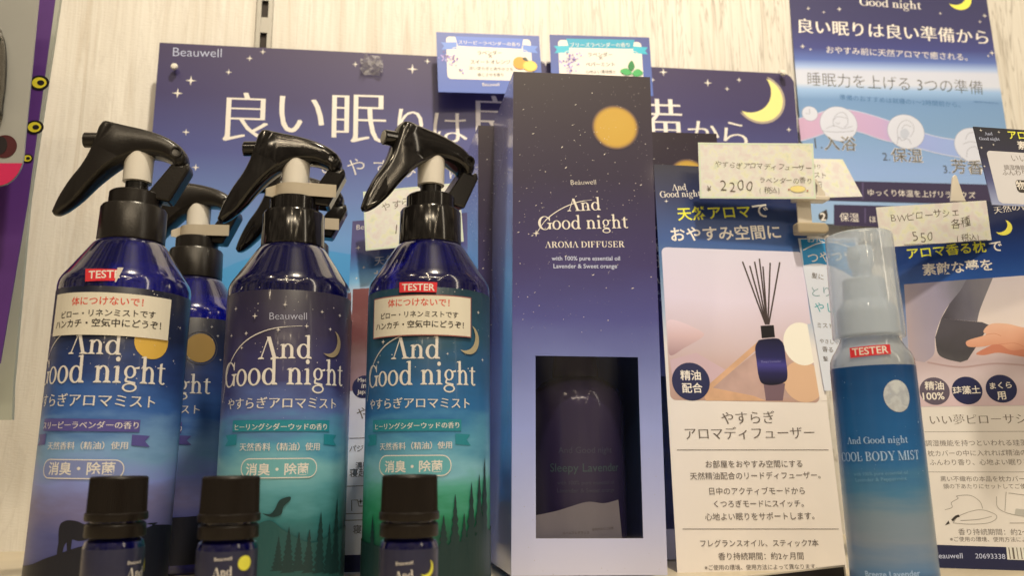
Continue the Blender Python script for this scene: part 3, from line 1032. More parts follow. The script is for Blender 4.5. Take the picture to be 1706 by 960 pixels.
for pts in ([(50.41, 75.53), (54.15, 80.98), (60.30, 81.64), (63.84, 77.93)], [(47.83, 71.19), (54.17, 73.45), (61.10, 72.51)], [(49.32, 59.49), (51.16, 65.91), (56.63, 69.21), (61.24, 66.09)]):
    R.strip(PK[3], smooth_line(pts), 0.35, LINE)
DK = flat('dark_grey_ink', K(72, 68, 70), .5)
for n_, s_, a, b, c, d in (('1.', '入浴', (-75.92, 65.18), (-69.94, 65.29), (-68.08, 63.74), (-41.69, 63.69)), ('2.', '保湿', (-20.59, 55.59), (-14.60, 55.70), (-13.22, 54.67), (12.14, 54.06)), ('3.', '芳香', (28.54, 45.39), (34.03, 45.49), (35.53, 45.52), (61.31, 44.39))):
    R.text(s_, (c[0] - .5, c[1] - .3), (d[0] + .5, d[1] - .3), WHITE, 'bold')
    R.text(n_, a, b, DK, 'light')
    R.text(s_, c, d, DK, 'sans')
PUR = flat('deep_purple_ink', K(48, 36, 70), .4)
R.poly('row_print#1', [(-85.68, 37.16), (76.06, 35.73), (76.52, 18.10), (-87.08, 20.07)], PUR)
R.poly('row_print#0', [(-64.91, 16.33), (76.08, 15.00), (75.34, -3.92), (-66.52, -1.52)], PUR)
for a, b in (((-39.46, 35.86), (-40.90, 21.34)), ((-39.71, 13.66), (-40.98, 0.90))):
    R.strip('row_print#%d' % (a[0] < -39.8), [a, b], 1.2, flat('row_rule_ink', K(80, 66, 105), .4))
R.text('入浴', (-60.67, 25.14), (-44.98, 24.88), WHITE, 'sans')
R.text('ゆっくり体温を上げリラックス', (-36.16, 24.51), (51.52, 23.37), WHITE, 'sans')
R.text('保湿', (-61.32, 2.11), (-45.76, 1.84), WHITE, 'sans')
R.text('ほぐしながらしっとり保湿', (-37.02, 1.47), (36.64, 0.06), WHITE, 'sans')
R.disc('number_print', (-74.61, 5.96), (3.7, 3.9), BLACKINK)
R.poly('number_print', [(-76.79, 8.98), (-71.15, 12.13), (-70.67, 6.53)], BLACKINK)
R.text('2', (-76.87, 2.37), (-72.49, 2.44), WHITE, 'bold', part='number_print')
for px, s in (((-44.06, 194.90), 2.4), ((-78.81, 158.45), 2.4), ((-72.35, 155.76), 1.6), ((83.73, 155.82), 2.6), ((82.35, 191.51), 2.4), ((43.66, 192.92), 1.6), ((-71.17, 194.83), 2.0), ((-57.90, 191.66), 1.6), ((77.35, 185.57), 1.8), ((80.21, 152.90), 1.6), ((51.15, 28.03), 1.6)):
    R.star(px, s)
R.finish()

# ================================================================== diffuser boxes
P = dict(loc=(0.0893, 0.4200, 0.0043), yaw=-2.44, lean=1.59, roll=-0.76, w=77.8, h=269.1)
BW, BH, BD = P['w'], P['h'], 72.0
W0, W1 = (-26.79, 108.82), (26.09, 17.55)
WX0, WX1, WY0, WY1 = W0[0], 27.2, W1[1], W0[1]
BOXFRONT = grad('box_night_print', 'Y', [(BH, (40, 28, 42)), (206.0, (48, 37, 64)), (158.6, (66, 55, 104)), (129.2, (82, 78, 142)), (107.0, (112, 114, 174)), (70.0, (150, 152, 194)), (28.5, (182, 176, 200)), (0, (196, 184, 192))], 0.33, cloud=10, cscale=(14, 26, 14), coat=.15, speck=.055, speck_scale=330, speck_col=(.30, .28, .36, 1))
BOXSIDE = grad('box_side_lit_print', 'Y', [(BH, (150, 138, 172)), (195.7, (182, 180, 222)), (132.5, (140, 162, 224)), (76.1, (108, 138, 206)), (0, (150, 150, 190))], 0.22, coat=.9)  # side print lightened to stand in for light falling on it
DARKIN = flat('box_inside_board', (0.16, 0.15, 0.16, 1), 0.6)


def make_box(label):
    """carton with a die-cut window; local X right, Y up, Z to the front, like a card"""
    o = empty('diffuser_box', (0, 0, 0))
    tag(o, label, 'box', 'diffuser boxes')
    bm = bmesh.new()
    z0, z1, t = -BD, 0.0, 0.8
    X0, X1 = -BW / 2, BW / 2
    # front frame round the window
    for (a, b, c, d) in ((X0, X1, WY1, BH), (X0, X1, 0, WY0), (X0, WX0, WY0, WY1), (WX1, X1, WY0, WY1)):
        box_bm(bm, a, b, c, d, -t, 0)
    link('front_panel', mesh_of(bm, 'front_panel'), o, (BOXFRONT,))
    bm = bmesh.new()
    box_bm(bm, X0, X0 + t, 0, BH, z0, -t)
    box_bm(bm, X1 - t, X1, 0, BH, z0, -t)
    box_bm(bm, X0 + t, X1 - t, 0, BH, z0, z0 + t)
    box_bm(bm, X0 + t, X1 - t, 0, t, z0 + t, -t)
    box_bm(bm, X0 + t, X1 - t, BH - t, BH, z0 + t, -t)
    for v in bm.verts:                   # the carton is racked a little out of square
        v.co.x += 0.10 * v.co.z
    link('carton_side', mesh_of(bm, 'carton_side'), o, (BOXSIDE,))
    bm = bmesh.new()
    box_bm(bm, WX0 - 2, WX1 + 2, WY0 - 2, WY1 + 2, -1.3, -1.1)
    link('window_film', mesh_of(bm, 'window_film'), o, (WINDOWFILM,))
    R = Printing(o)
    R.text('Beauwell', (-7.17, 203.06), (6.75, 203.86), WHITE, 'light', bottom=False)
    R.text('And', (-9.31, 187.91), (9.12, 189.14), WHITE, 'serif', 1.02, part='wordmark')
    R.text('Good night', (-25.03, 176.99), (24.07, 179.36), WHITE, 'serif', 1.08, part='wordmark')
    R.strip('wordmark', smooth_line([(-26.33, 174.61), (-20.78, 182.84), (-12.58, 189.18), (-3.67, 193.20), (4.27, 194.81)]), [.35] * 6 + [.5] * 9 + [.45] * 6 + [.2] * 4, WHITE)
    R.star((-26.33, 174.94), 2.0)
    R.text('AROMA DIFFUSER', (-21.51, 167.06), (21.81, 168.50), WHITE, 'serif', 1.05)
    R.text('with 100% pure essential oil', (-18.00, 160.18), (19.00, 161.08), flat('dim_white_ink', K(205, 200, 200), 0.4), 'bold', bottom=False)
    R.text('Lavender & Sweet orange', (-17.06, 155.91), (17.26, 156.73), flat('dim_white_ink', K(205, 200, 200), 0.4), 'bold', bottom=False)
    mc = (18.18, 237.73)
    R.disc('moon_print', mc, 13.4, grad('box_moon_print', 'X', [(0, (206, 158, 58)), (10.5, (204, 155, 56)), (11.7, (180, 134, 56)), (12.5, (120, 88, 62)), (13.4, (60, 46, 58))], .4, radial=mc), 48)
    R.specks(420, X0 + 1, X1 - 1, 119.6, BH - 1, 0.46, seed=4, dense=lambda x, y: 0.25 + 0.75 * math.exp(-((y - (209.5 + x * .9)) / 38) ** 2))
    R.finish()
    rr = random.Random(8)
    R2 = Printing(o)
    bm = bmesh.new()
    for _ in range(46):                  # printed stars run on over the left side
        zz, yy, s = -rr.uniform(4, BD - 4), BH - 4 - abs(rr.gauss(0, 1)) * 70, rr.uniform(.15, .45)
        v = [bm.verts.new(((X0 - .08 + .1 * (zz + a)) / 1000, (yy + b) / 1000, (zz + a) / 1000)) for a, b in ((-s, 0), (0, -s), (s, 0), (0, s))]
        bm.faces.new(v)
    link('side_star_print', mesh_of(bm, 'side_star_print'), o, (WHITE,))
    return o


def dup(root):
    r = root.copy()
    COL.objects.link(r)
    for ch in root.children:
        c = ch.copy()
        COL.objects.link(c)
        c.parent = r
        for g in ch.children:
            d = g.copy()
            COL.objects.link(d)
            d.parent = c
    return r


def stand(o, loc, yaw, lean=0.0, roll=0.0):
    a, b, c = radians(yaw), radians(lean), radians(roll)
    X, Z0, Y0 = Vector((cos(a), sin(a), 0)), Vector((sin(a), -cos(a), 0)), Vector((0, 0, 1))
    Y, Z = Y0 * cos(b) - Z0 * sin(b), Z0 * cos(b) + Y0 * sin(b)
    M = Matrix((X * cos(c) + Y * sin(c), -X * sin(c) + Y * cos(c), Z)).transposed().to_4x4()
    M.translation = Vector(loc)
    o.matrix_world = M


box0 = make_box('tall night-sky diffuser box with its orange moon and dark window wholly in view')
stand(box0, P['loc'], P['yaw'], P['lean'], P['roll'])
boxl = dup(box0)
boxl['label'] = 'night-sky diffuser box behind the front box, on the side of the spray bottles'
stand(boxl, (0.0792, 0.4985, 0.0006), -1.5)
boxr = dup(box0)
boxr['label'] = 'night-sky diffuser box behind the front box, its moon just above the reed diffuser card'
stand(boxr, (0.1590, 0.4985, 0.0006), -1.5)

# glass bottle and leaflet seen through the window
dg = empty('glass_diffuser_bottle', (P['loc'][0] + 0.002, P['loc'][1] + 0.036, 0.0056))
tag(dg, 'dark glass diffuser bottle standing behind the window of the front box', 'bottle')
link('body', lathe('body', [(3, 0), (24, 0), (26, 3), (26, 82), (24.5, 90), (19, 96), (13, 99), (12, 112), (3, 112)]), dg, (flat('dark_diffuser_glass', (0.06, 0.045, 0.13, 1), 0.12, 0.6),))
R = Printing(dg, 26.0)
GI = flat('gold_dim_ink', K(84, 80, 104), .4)
R.text('And Good night', (-15, 58), (15, 58), GI, 'sans', bottom=False)
R.text('Sleepy Lavender', (-20, 48.5), (20, 48.5), flat('gold_green_ink', K(84, 104, 92), .4), 'sans', bottom=False)
R.text('with 100% pure essential oil', (-16, 42), (16, 42), GI, 'sans', bottom=False)
R.text('Lavender & Sweet orange', (-16, 38), (16, 38), GI, 'sans', bottom=False)
R.finish()
lf = empty('paper_leaflet', (0, 0, 0))
tag(lf, 'folded pale leaflet inside the front box at the foot of its window', 'leaflet')
stand(lf, P['loc'], P['yaw'], P['lean'], P['roll'])
pts = smooth_line([(-28.75, 27.95), (-15.50, 30.56), (-0.29, 34.94), (8.84, 34.37), (16.22, 36.14)]) + [(17.83, 15.55), (-28.77, 15.64)]
link('sheet', mesh_of(slab(pts, -6.4, -6.0), 'sheet'), lf, (flat('leaflet_paper', (0.34, 0.32, 0.38, 1), .5),))
R = Printing(lf, None, -5.95)
R.text('ルームフレグランス', (-12.59, 19.04), (0.97, 19.31), GREYINK, 'sans')
R.text('使用方法とご注意', (2.50, 20.75), (13.43, 21.60), GREYINK, 'sans')
R.finish()

# ================================================================== trigger spray bottles
MESH = {}


def shared(key, fn):
    if key not in MESH:
        MESH[key] = fn()
    return MESH[key]


BR = 30.2
BODY = [(3, 0), (27.5, 0), (29.6, 1.5), (BR, 4.5), (BR, 143.4), (30.0, 145.2), (29.5, 146.9), (28.6, 148.6), (27.4, 150.4), (25.8, 152.8), (22.2, 158.4), (19.2, 163.0), (17.8, 165.2), (16.4, 167.0), (15, 167.8), (13, 168), (3, 168)]


def head_mesh():
    """curved shell of the trigger: arched top, long tapering lever; narrower towards the lever tip"""
    top = smooth_line([(-37.96, 182.15), (-35.72, 189.55), (-31.45, 198.68), (-26.76, 206.30), (-23.51, 213.60), (-21.46, 220.92), (-19.93, 226.94), (-17.94, 230.01)], 4) + \
          smooth_line([(-16.12, 230.42), (-8.05, 228.75), (1.27, 227.12), (10.67, 224.49), (17.63, 221.08), (22.12, 217.25), (23.82, 212.66), (22.09, 208.62), (18.08, 207.83)], 4)
    bot = smooth_line([(16.76, 210.42), (11.10, 212.87), (4.30, 213.29), (-1.79, 212.08), (-7.76, 208.58), (-13.60, 203.48), (-19.33, 196.80), (-24.95, 189.22), (-30.60, 183.31), (-34.61, 180.66), (-36.98, 180.59)], 4)
    pts = top + bot
    xs = [p[0] for p in pts]
    lo = min(xs)
    bm = bmesh.new()
    rings = []
    for s, inset in ((-1.0, 2.4), (-0.86, .9), (-.55, 0.15), (0, 0.0), (.55, .15), (.86, .9), (1.0, 2.4)):
        ring = []
        n = len(pts)
        for i, p in enumerate(pts):
            a, b = pts[i - 1], pts[(i + 1) % n]
            dx, dy = b[0] - a[0], b[1] - a[1]
            l = sqrt(dx * dx + dy * dy) or 1
            half = 3.2 + 4.3 * min(1.0, max(0.0, (p[0] - lo) / 24.0))
            if p[0] > 16:
                half -= (p[0] - 16) * .12
            q = (p[0] - (-dy / l) * -inset * 1.0, p[1] - (dx / l) * -inset * -1.0)
            q = (p[0] + dy / l * inset, p[1] - dx / l * inset)
            ring.append(bm.verts.new((q[0] / 1000, s * half / 1000, q[1] / 1000)))
        rings.append(ring)
    n = len(pts)
    for a, b in zip(rings, rings[1:]):
        for k in range(n):
            bm.faces.new((a[k], a[(k + 1) % n], b[(k + 1) % n], b[k]))
    bm.faces.new(rings[0])
    bm.faces.new(list(reversed(rings[-1])))
    bmesh.ops.recalc_face_normals(bm, faces=bm.faces)
    bmesh.ops.triangulate(bm, faces=[f for f in bm.faces if len(f.verts) > 4])
    return mesh_of(bm, 'trigger_lever', 40)


def tube_x(x0, x1, z, r, seg=28, tilt=0.0, bore=0.0):
    bm = bmesh.new()
    prof = [(x0, bore or .01)] if not bore else [(x0 + 2.0, .01), (x0 + 2.0, bore), (x0, bore)]
    prof += [(x0, r - .4), (x0 + .4, r), (x1, r), (x1, .01)]
    rings = []
    for x, rr in prof:
        rings.append([bm.verts.new((x / 1000, rr * cos(2 * pi * k / seg) / 1000, (z + rr * sin(2 * pi * k / seg) + tilt * (x1 - x)) / 1000)) for k in range(seg)])
    for a, b in zip(rings, rings[1:]):
        for k in range(seg):
            bm.faces.new((a[k], a[(k + 1) % seg], b[(k + 1) % seg], b[k]))
    bmesh.ops.recalc_face_normals(bm, faces=bm.faces)
    return mesh_of(bm, 'nozzle', 40)


def tube_y(x, z, r, half, seg=24):
    bm = bmesh.new()
    rings = [[bm.verts.new(((x + rr * cos(2 * pi * k / seg)) / 1000, y / 1000, (z + rr * sin(2 * pi * k / seg)) / 1000)) for k in range(seg)] for y, rr in ((-half + 1, .01), (-half + 1, r * .62), (-half, r * .72), (-half, r), (half, r), (half, .01))]
    for a, b in zip(rings, rings[1:]):
        for k in range(seg):
            bm.faces.new((a[k], a[(k + 1) % seg], b[(k + 1) % seg], b[k]))
    bmesh.ops.recalc_face_normals(bm, faces=bm.faces)
    return mesh_of(bm, 'hinge_pin', 40)


def clip_mesh():
    """white stopper sleeve clipped round the pump under the trigger"""
    bm = bmesh.new()
    prof = [(-15.5, 8.8), (9, 8.8), (15.5, 4.5), (15.5, 3.4), (8.6, 7.8), (-14.5, 7.8)]
    n = 12
    sec = []
    for k in range(n + 1):
        a = radians(-200 + 220 * k / n)
        sec.append((11.2 * cos(a) + 1.0, 9.2 * sin(a)))
    sec = [(-13.5, -6.5)] + [(10.2 * cos(radians(t)), 9.0 * sin(radians(t))) for t in range(-160, -59, 14)] + [(9, -8.2), (21.5, -6.4)]
    a = [bm.verts.new((x / 1000, y / 1000, 0.1938)) for x, y in sec]
    b = [bm.verts.new((x * 1.0 / 1000, y / 1000, 0.2006 - (0.0028 if i in (0,) else 0))) for i, (x, y) in enumerate(sec)]
    for k in range(len(sec) - 1):
        bm.faces.new((a[k], a[k + 1], b[k + 1], b[k]))
    bmesh.ops.recalc_face_normals(bm, faces=bm.faces)
    bmesh.ops.solidify(bm, geom=bm.faces[:], thickness=0.0008)
    return mesh_of(bm, 'stopper_clip', 40)


def post_mesh():
    pts = [(17.09, 209.77), (22.40, 208.63), (24.81, 210.70), (25.87, 206.77), (17.49, 189.16), (8.89, 190.21), (7.48, 195.04)]
    return mesh_of(slab(pts, -5.4, 5.4, axis='y'), 'rear_post')


def spray_bottle(xy, label, lab_mat, turn=0.0, clip=False, black=None, labtop=140.6, z=0.0):
    o = empty('spray_bottle', (xy[0], xy[1], z))
    tag(o, label, 'spray bottle', 'trigger spray bottles')
    black = black or BLACKPL
    link('body', shared('body', lambda: lathe('body', BODY, 96, 28)), o, (COBALT,))
    lb = link('label_wrap', lathe('label_wrap', [(BR + .02, 5.5), (BR + .12, 5.6), (BR + .12, labtop - .1), (BR + .02, labtop)], 120, 50), o, (lab_mat,))
    bpy_faces = [p for p in lb.data.polygons if len(p.vertices) > 4]
    if bpy_faces:
        bm = bmesh.new()
        bm.from_mesh(lb.data)
        bmesh.ops.delete(bm, geom=[f for f in bm.faces if len(f.verts) > 4], context='FACES_ONLY')
        bm.to_mesh(lb.data)
        bm.free()
    hd = empty('trigger_head', (0, 0, 0), radians(turn))
    hd.parent = o
    cap = shared('collar', lambda: lathe('collar', [(3, 167.6), (15.4, 167.6), (15.8, 168.2), (15.5, 184.8), (14.8, 186.0), (12.4, 186.4), (12.3, 193.0), (11.6, 193.8), (3, 193.8)], 72, 30))
    link('collar', cap, o, (black,))
    link('pump_stem', shared('stem', lambda: lathe('pump_stem', [(2, 193.8), (5.4, 193.8), (5.4, 199.5), (6.9, 199.8), (7.0, 214.5), (2, 215)], 40, 30)), hd, (flat('pump_stem_black', (0.012, 0.011, 0.011, 1), .25), NECKWHITE))
    me = MESH['stem']
    for p in me.polygons:
        p.material_index = 1 if p.center.z > 0.1994 else 0
    link('lever', shared('lever', head_mesh), hd, (black,))
    link('nozzle', shared('nozzle', lambda: tube_x(-27.3, -18.2, 221.2, 3.9, 28, -.05)), hd, (black,))
    link('nozzle_tip', shared('tip', lambda: tube_x(-27.3 - .25, -27.3 + .5, 221.0 , 3.1, 24)), hd, (flat('grey_nozzle_plastic', (.35, .34, .31, 1), .4),))
    link('hinge_pin', shared('hinge', lambda: tube_y(19.1, 214.8, 2.9, 7.7)), hd, (black,))
    bevel(link('rear_post', shared('post', post_mesh), hd, (black,)), 1.2, 2)
    if clip:
        link('stopper_clip', shared('clip', clip_mesh), hd, (CLIPWHITE,))
    return o


def conifer(R, b, h, w, mat, part='forest_print', seed=0):
    rnd = random.Random(seed)
    L, Rr = [], []
    n = 9
    for k in range(n):
        t = k / n
        ww = w * (1 - t) * (0.85 + rnd.random() * .3) / 2
        L += [(b[0] - ww, b[1] + h * t), (b[0] - ww * .55, b[1] + h * (t + .55 / n))]
        Rr += [(b[0] + ww, b[1] + h * t), (b[0] + ww * .55, b[1] + h * (t + .55 / n))]
    R.poly(part, Rr + [(b[0], b[1] + h)] + list(reversed(L)), mat)


RIBP, RIBT = flat('purple_ribbon_ink', K(84, 74, 142), .4), flat('green_ribbon_ink', K(38, 122, 142), .4)
LTXT = flat('label_white_ink', (0.78, 0.77, 0.78, 1), .38)


def label_art(R, A, ribbon, tailm):
    """wordmark, product name, ribbon and pill shared by every label"""
    R.text('And', A['and'][0], A['and'][1], LTXT, 'serif', A.get('andr', 1.12), part='wordmark')
    R.text('Good night', A['gn'][0], A['gn'][1], LTXT, 'serif', A.get('gnr', 1.22), part='wordmark')
    s0, s1 = A['gn'][0], A['and'][1]
    g = A['gn'][0]
    w = A['gn'][1][0] - g[0]
    R.strip('wordmark', smooth_line([(g[0] - w * .03, g[1] - w * .09), (g[0] + w * .05, g[1] + w * .14), (g[0] + w * .2, g[1] + w * .30), (g[0] + w * .4, g[1] + w * .39), (g[0] + w * .62, g[1] + w * .42)]), [.4] * 8 + [.5] * 9 + [.4] * 4 + [.2] * 4, LTXT)
    R.star((g[0] - w * .03, g[1] - w * .095), 1.1, LTXT, 'wordmark')
    R.text('やすらぎアロマミスト', A['ya'][0], A['ya'][1], LTXT, 'minb')
    r0, r1 = A['rib']
    x0, x1, y0, y1 = r0[0], r1[0], r0[1], r1[1]
    for s, x in ((-1, x0), (1, x1)):
        R.poly('ribbon_print', [(x - s * 3, y0 - 1.2), (x + s * 5.2, y0 - 1.6), (x + s * 3.0, y0 - 4.0), (x + s * 5.6, y0 - 6.6), (x - s * 3, y0 - 6.0)], tailm)
    R.poly('ribbon_print', [(x0, y0), (x1, y0), (x1, y1), (x0, y1)], ribbon)
    R.text(A['rtext'], A['rt'][0], A['rt'][1], LTXT, 'minb')
    R.text('天然香料（精油）使用', A['ten'][0], A['ten'][1], LTXT, 'minb')
    p0, p1 = A['pill']
    pl = rounded(p0[0], p0[1], p1[0], p1[1], (p1[1] - p0[1]) / 2 - .2)
    R.poly('pill_print', pl, A['pillm'])
    R.loop('pill_print', pl, .45, LTXT)
    R.text('消臭・除菌', A['pt'][0], A['pt'][1], LTXT, 'bold')


def notice(R, q, t1, t2, t3, edge=False):
    """white paper sticker with a red line and two black lines of Japanese"""
    x0, y0, x1, y1 = q
    if edge:
        R.poly('notice_sticker', [(x0 - .5, y0 - .5), (x1 + .5, y0 - .5), (x1 + .5, y1 + .5), (x0 - .5, y1 + .5)], flat('sticker_red_edge', K(150, 84, 70), .4))
    R.poly('notice_sticker', [(x0, y0), (x1, y0), (x1, y1), (x0, y1)], flat('sticker_paper', (.80, .78, .70, 1), .3, coat=.4))
    R.text('体につけないで！', t1[0], t1[1], REDINK, 'bold', part='notice_sticker')
    R.text('ピロー・リネンミストです', t2[0], t2[1], BLACKINK, 'bold', part='notice_sticker')
    R.text('ハンカチ・空気中にどうぞ！', t3[0], t3[1], BLACKINK, 'bold', part='notice_sticker')


# --- left bottle: lavender label with deer
LAB_L = grad('lavender_label_print', 'Z', [(146, (16, 16, 30)), (117.6, (24, 30, 56)), (101.3, (38, 54, 104)), (82.6, (58, 92, 158)), (68.1, (122, 152, 196)), (53.7, (136, 140, 190)), (40.9, (122, 112, 162)), (28.1, (92, 92, 160)), (15.5, (70, 72, 135)), (0, (30, 30, 60))], .4, .3, cloud=16, cscale=(28, 28, 90), coat=.08)
b1 = spray_bottle((-0.1400, 0.4215), 'cobalt spray bottle with a lavender deer label, white notice and half-torn red tester sticker', LAB_L, 2, False, MATTEPL)
b1.rotation_euler = (0, radians(1.0), 0)
b1.location.x -= 0.0026
R = Printing(b1, BR, .2)
NIGHTINK = flat('night_silhouette_ink', K(20, 20, 32), .4)
R.poly('landscape_print', smooth_line([(-95, 14), (-31.98, 16.16), (-11.38, 21.26), (1.50, 25.70), (13.14, 27.68), (24.30, 31.22), (35.51, 34.23), (30, 34), (60, 30), (95, 16)], 5) + [(95, 5.6), (-95, 5.6)], NIGHTINK)
a = (-7.68, 35.76)
R.poly('landscape_print', smooth_loop([(-7.42, 22.56), (-7.38, 27.52), (-7.83, 31.76), (-7.35, 35.26), (-4.52, 36.77), (-0.41, 36.47), (3.10, 35.15), (7.34, 35.52), (10.49, 37.42), (12.92, 36.80), (11.72, 33.82), (8.64, 30.94), (7.67, 25.48), (6.73, 25.52), (6.01, 28.54), (1.28, 28.19), (-1.72, 28.75), (-4.35, 26.78), (-5.25, 22.57)], 4), NIGHTINK)
R.poly('landscape_print', [(-4.13, 30.01), (-1.53, 29.49), (-1.68, 22.79), (-2.94, 22.81)], NIGHTINK)
R.disc('moon_print', (23.42, 116.48), 8.2, OCHRE)
label_art(R, {'and': ((-13.06, 109.17), (10.33, 109.21)), 'gn': ((-35.84, 95.72), (31.85, 97.00)), 'ya': ((-35.90, 85.80), (27.12, 85.94)), 'rib': ((-24.76, 74.92), (21.20, 80.33)), 'rtext': 'スリーピーラベンダーの香り', 'rt': ((-24.95, 75.73), (20.44, 76.29)),
              'ten': ((-19.01, 66.68), (16.72, 67.24)), 'pill': ((-20.09, 54.45), (16.08, 62.51)), 'pt': ((-16.54, 55.78), (12.64, 56.05)), 'pillm': flat('lavender_pill_ink', K(122, 126, 178), .4)}, RIBP, RIBP)
for p_, s in (((-25.98, 141.11), .8), ((38.69, 124.92), .9), ((35.84, 108.66), .7), ((19.88, 104.52), .6), ((15.55, 109.75), .6), ((-27.67, 118.73), .7), ((29.81, 130.90), .8), ((17.65, 98.91), .5)):
    R.star(p_, s, LTXT)
R.specks(120, -60, 60, 95, 142, .5, mat=LTXT, seed=3, streak=0)
notice(R, (-26.0, 117.8, 30.9, 137.4), ((-13.98, 131.20), (17.54, 131.92)), ((-19.57, 125.50), (23.45, 127.21)), ((-23.32, 120.82), (26.59, 122.18)))
R.poly('tester_sticker', [(-8.08, 142.34), (4.77, 142.98), (6.12, 148.41), (-8.67, 148.26)], REDLABEL)
R.text('TESTE', (-6.73, 143.70), (6.67, 144.50), WHITE, 'bold', part='tester_sticker', bottom=False)
R.poly('tester_sticker', [(4.81, 142.42), (5.31, 142.45), (7.81, 149.38), (5.30, 149.21)], flat('torn_sticker_paper', (.7, .66, .6, 1), .5))
R.finish()

# --- middle bottle: cedar label with bird and firs
LAB_M = grad('cedar_label_print', 'Z', [(146, (34, 28, 42)), (118.5, (44, 36, 62)), (96.2, (54, 50, 94)), (82.5, (84, 98, 156)), (70.3, (84, 142, 176)), (59.6, (128, 176, 192)), (47.6, (100, 156, 150)), (36.6, (62, 124, 116)), (25.5, (48, 96, 90)), (0, (24, 40, 40))], .4, .3, cloud=16, cscale=(28, 28, 90), coat=.08)
b2 = spray_bottle((-0.0612, 0.4240), 'cobalt spray bottle with a blue-green bird label and no sticker, in the front row', LAB_M, 0, True)
R = Printing(b2, BR, .2)
R.text('Beauwell', (-4.82, 126.10), (12.29, 126.62), flat('dim_label_ink', K(180, 172, 178), .4), 'light', bottom=False)
label_art(R, {'and': ((-9.39, 107.62), (15.38, 108.30)), 'gn': ((-31.54, 95.25), (35.85, 96.50)), 'ya': ((-26.70, 84.90), (30.17, 85.26)), 'rib': ((-21.74, 74.57), (26.27, 79.77)), 'rtext': 'ヒーリングシダーウッドの香り', 'rt': ((-20.12, 75.09), (24.61, 75.26)),
              'ten': ((-16.42, 65.84), (20.91, 65.86)), 'pill': ((-14.90, 53.82), (19.78, 62.32)), 'pt': ((-12.40, 54.89), (15.86, 54.82)), 'pillm': flat('teal_pill_ink', K(106, 158, 170), .4)}, RIBT, RIBT)
R.crescent('moon_print', (25.70, 116.27), 6.6, flat('dim_moon_ink', K(150, 128, 92), .4), -30, .45)
FIR = flat('fir_silhouette_ink', K(24, 48, 50), .4)
R.poly('landscape_print', smooth_line([(-95, 30), (-24.35, 26.42), (-8.12, 32.66), (-0.14, 35.20), (6.55, 30.62), (19.24, 24.68), (34.53, 28.68), (60, 30), (95, 30)], 5) + [(95, 5.6), (-95, 5.6)], flat('hill_silhouette_ink', K(36, 74, 76), .4))
for i, (p_, h, w) in enumerate((((3.96, 13.54), 15, 6), ((8.12, 12.57), 20, 7), ((12.60, 13.03), 17, 6.5), ((17.42, 11.85), 19, 7), ((23.04, 11.26), 27, 8), ((28.56, 10.60), 22, 7), ((33.60, 9.94), 34, 9), ((42.03, 8.78), 30, 9), ((49.86, 7.64), 38, 11))):
    conifer(R, p_, h, w, FIR, 'landscape_print', i)
R.poly('landscape_print', smooth_loop([(-3.47, 38.35), (-0.28, 38.06), (1.71, 40.11), (3.62, 43.99), (7.74, 45.47), (8.07, 43.88), (5.31, 41.07), (4.42, 37.70), (0.30, 36.75)], 4), FIR)
for p_, s in (((-23.89, 132.43), 1.3), ((-11.79, 128.02), 1.5), ((2.05, 133.26), 1.1), ((12.13, 123.45), 1.2), ((-26.21, 119.67), 1.2), ((-15.97, 120.00), 1.2), ((19.41, 131.01), 1.0), ((30.53, 130.65), 1.1), ((-0.42, 121.27), 1.2), ((-18.05, 113.33), 1.0), ((24.25, 123.10), 1.0)):
    R.star(p_, s, LTXT)
R.specks(90, -60, 60, 80, 142, .5, mat=LTXT, seed=13, streak=0)
R.finish()

# --- third bottle: green label with firs
LAB_R = grad('forest_label_print', 'Z', [(146, (22, 42, 52)), (114.7, (32, 66, 88)), (98.1, (38, 78, 122)), (83.2, (44, 96, 152)), (69.8, (86, 142, 178)), (59.2, (126, 174, 172)), (48.7, (84, 158, 128)), (38.4, (40, 130, 84)), (25.6, (30, 88, 64)), (0, (22, 42, 34))], .4, .3, cloud=16, cscale=(28, 28, 90), coat=.08)
b3 = spray_bottle((0.0087, 0.4120), 'cobalt spray bottle with a green forest label, white notice and whole red tester sticker', LAB_R, 27, False)
R = Printing(b3, BR, .2)
label_art(R, {'and': ((-18.95, 107.17), (4.56, 107.00)), 'gn': ((-36.17, 94.81), (23.99, 95.30)), 'ya': ((-33.91, 84.54), (19.64, 84.53)), 'rib': ((-30.28, 74.18), (15.18, 79.50)), 'rtext': 'ヒーリングシダーウッドの香り', 'rt': ((-28.27, 74.96), (13.92, 75.41)),
              'ten': ((-24.39, 65.67), (10.34, 66.26)), 'pill': ((-24.41, 54.41), (10.07, 63.32)), 'pt': ((-21.04, 55.78), (6.17, 55.95)), 'pillm': flat('green_pill_ink', K(96, 156, 148), .4)}, RIBT, RIBT)
R.crescent('moon_print', (19.13, 116.74), 7.0, flat('hazy_moon_ink', K(170, 150, 108), .4), -30, .45)
FIR2 = flat('dark_fir_ink', K(18, 44, 40), .4)
R.poly('landscape_print', smooth_line([(-95, 26), (-33.46, 24.32), (-17.45, 22.80), (-3.33, 22.29), (13.02, 25.01), (27.85, 27.78), (60, 30), (95, 30)], 5) + [(95, 5.6), (-95, 5.6)], FIR2)
for i, (p_, h, w) in enumerate((((-28.45, 13.07), 24, 7), ((6.84, 13.40), 24, 8), ((12.21, 12.30), 34, 9), ((16.86, 11.90), 26, 8), ((21.03, 11.48), 40, 11), ((26.41, 10.87), 44, 12), ((31.21, 10.26), 52, 13))):
    conifer(R, p_, h, w, FIR2, 'landscape_print', i + 20)
for p_, s in (((-23.64, 115.64), 1.3), ((28.87, 107.88), 1.1), ((25.27, 130.36), 1.0), ((-26.72, 106.28), .9), ((36.12, 120.33), .8), ((7.95, 109.32), .7)):
    R.star(p_, s, LTXT)
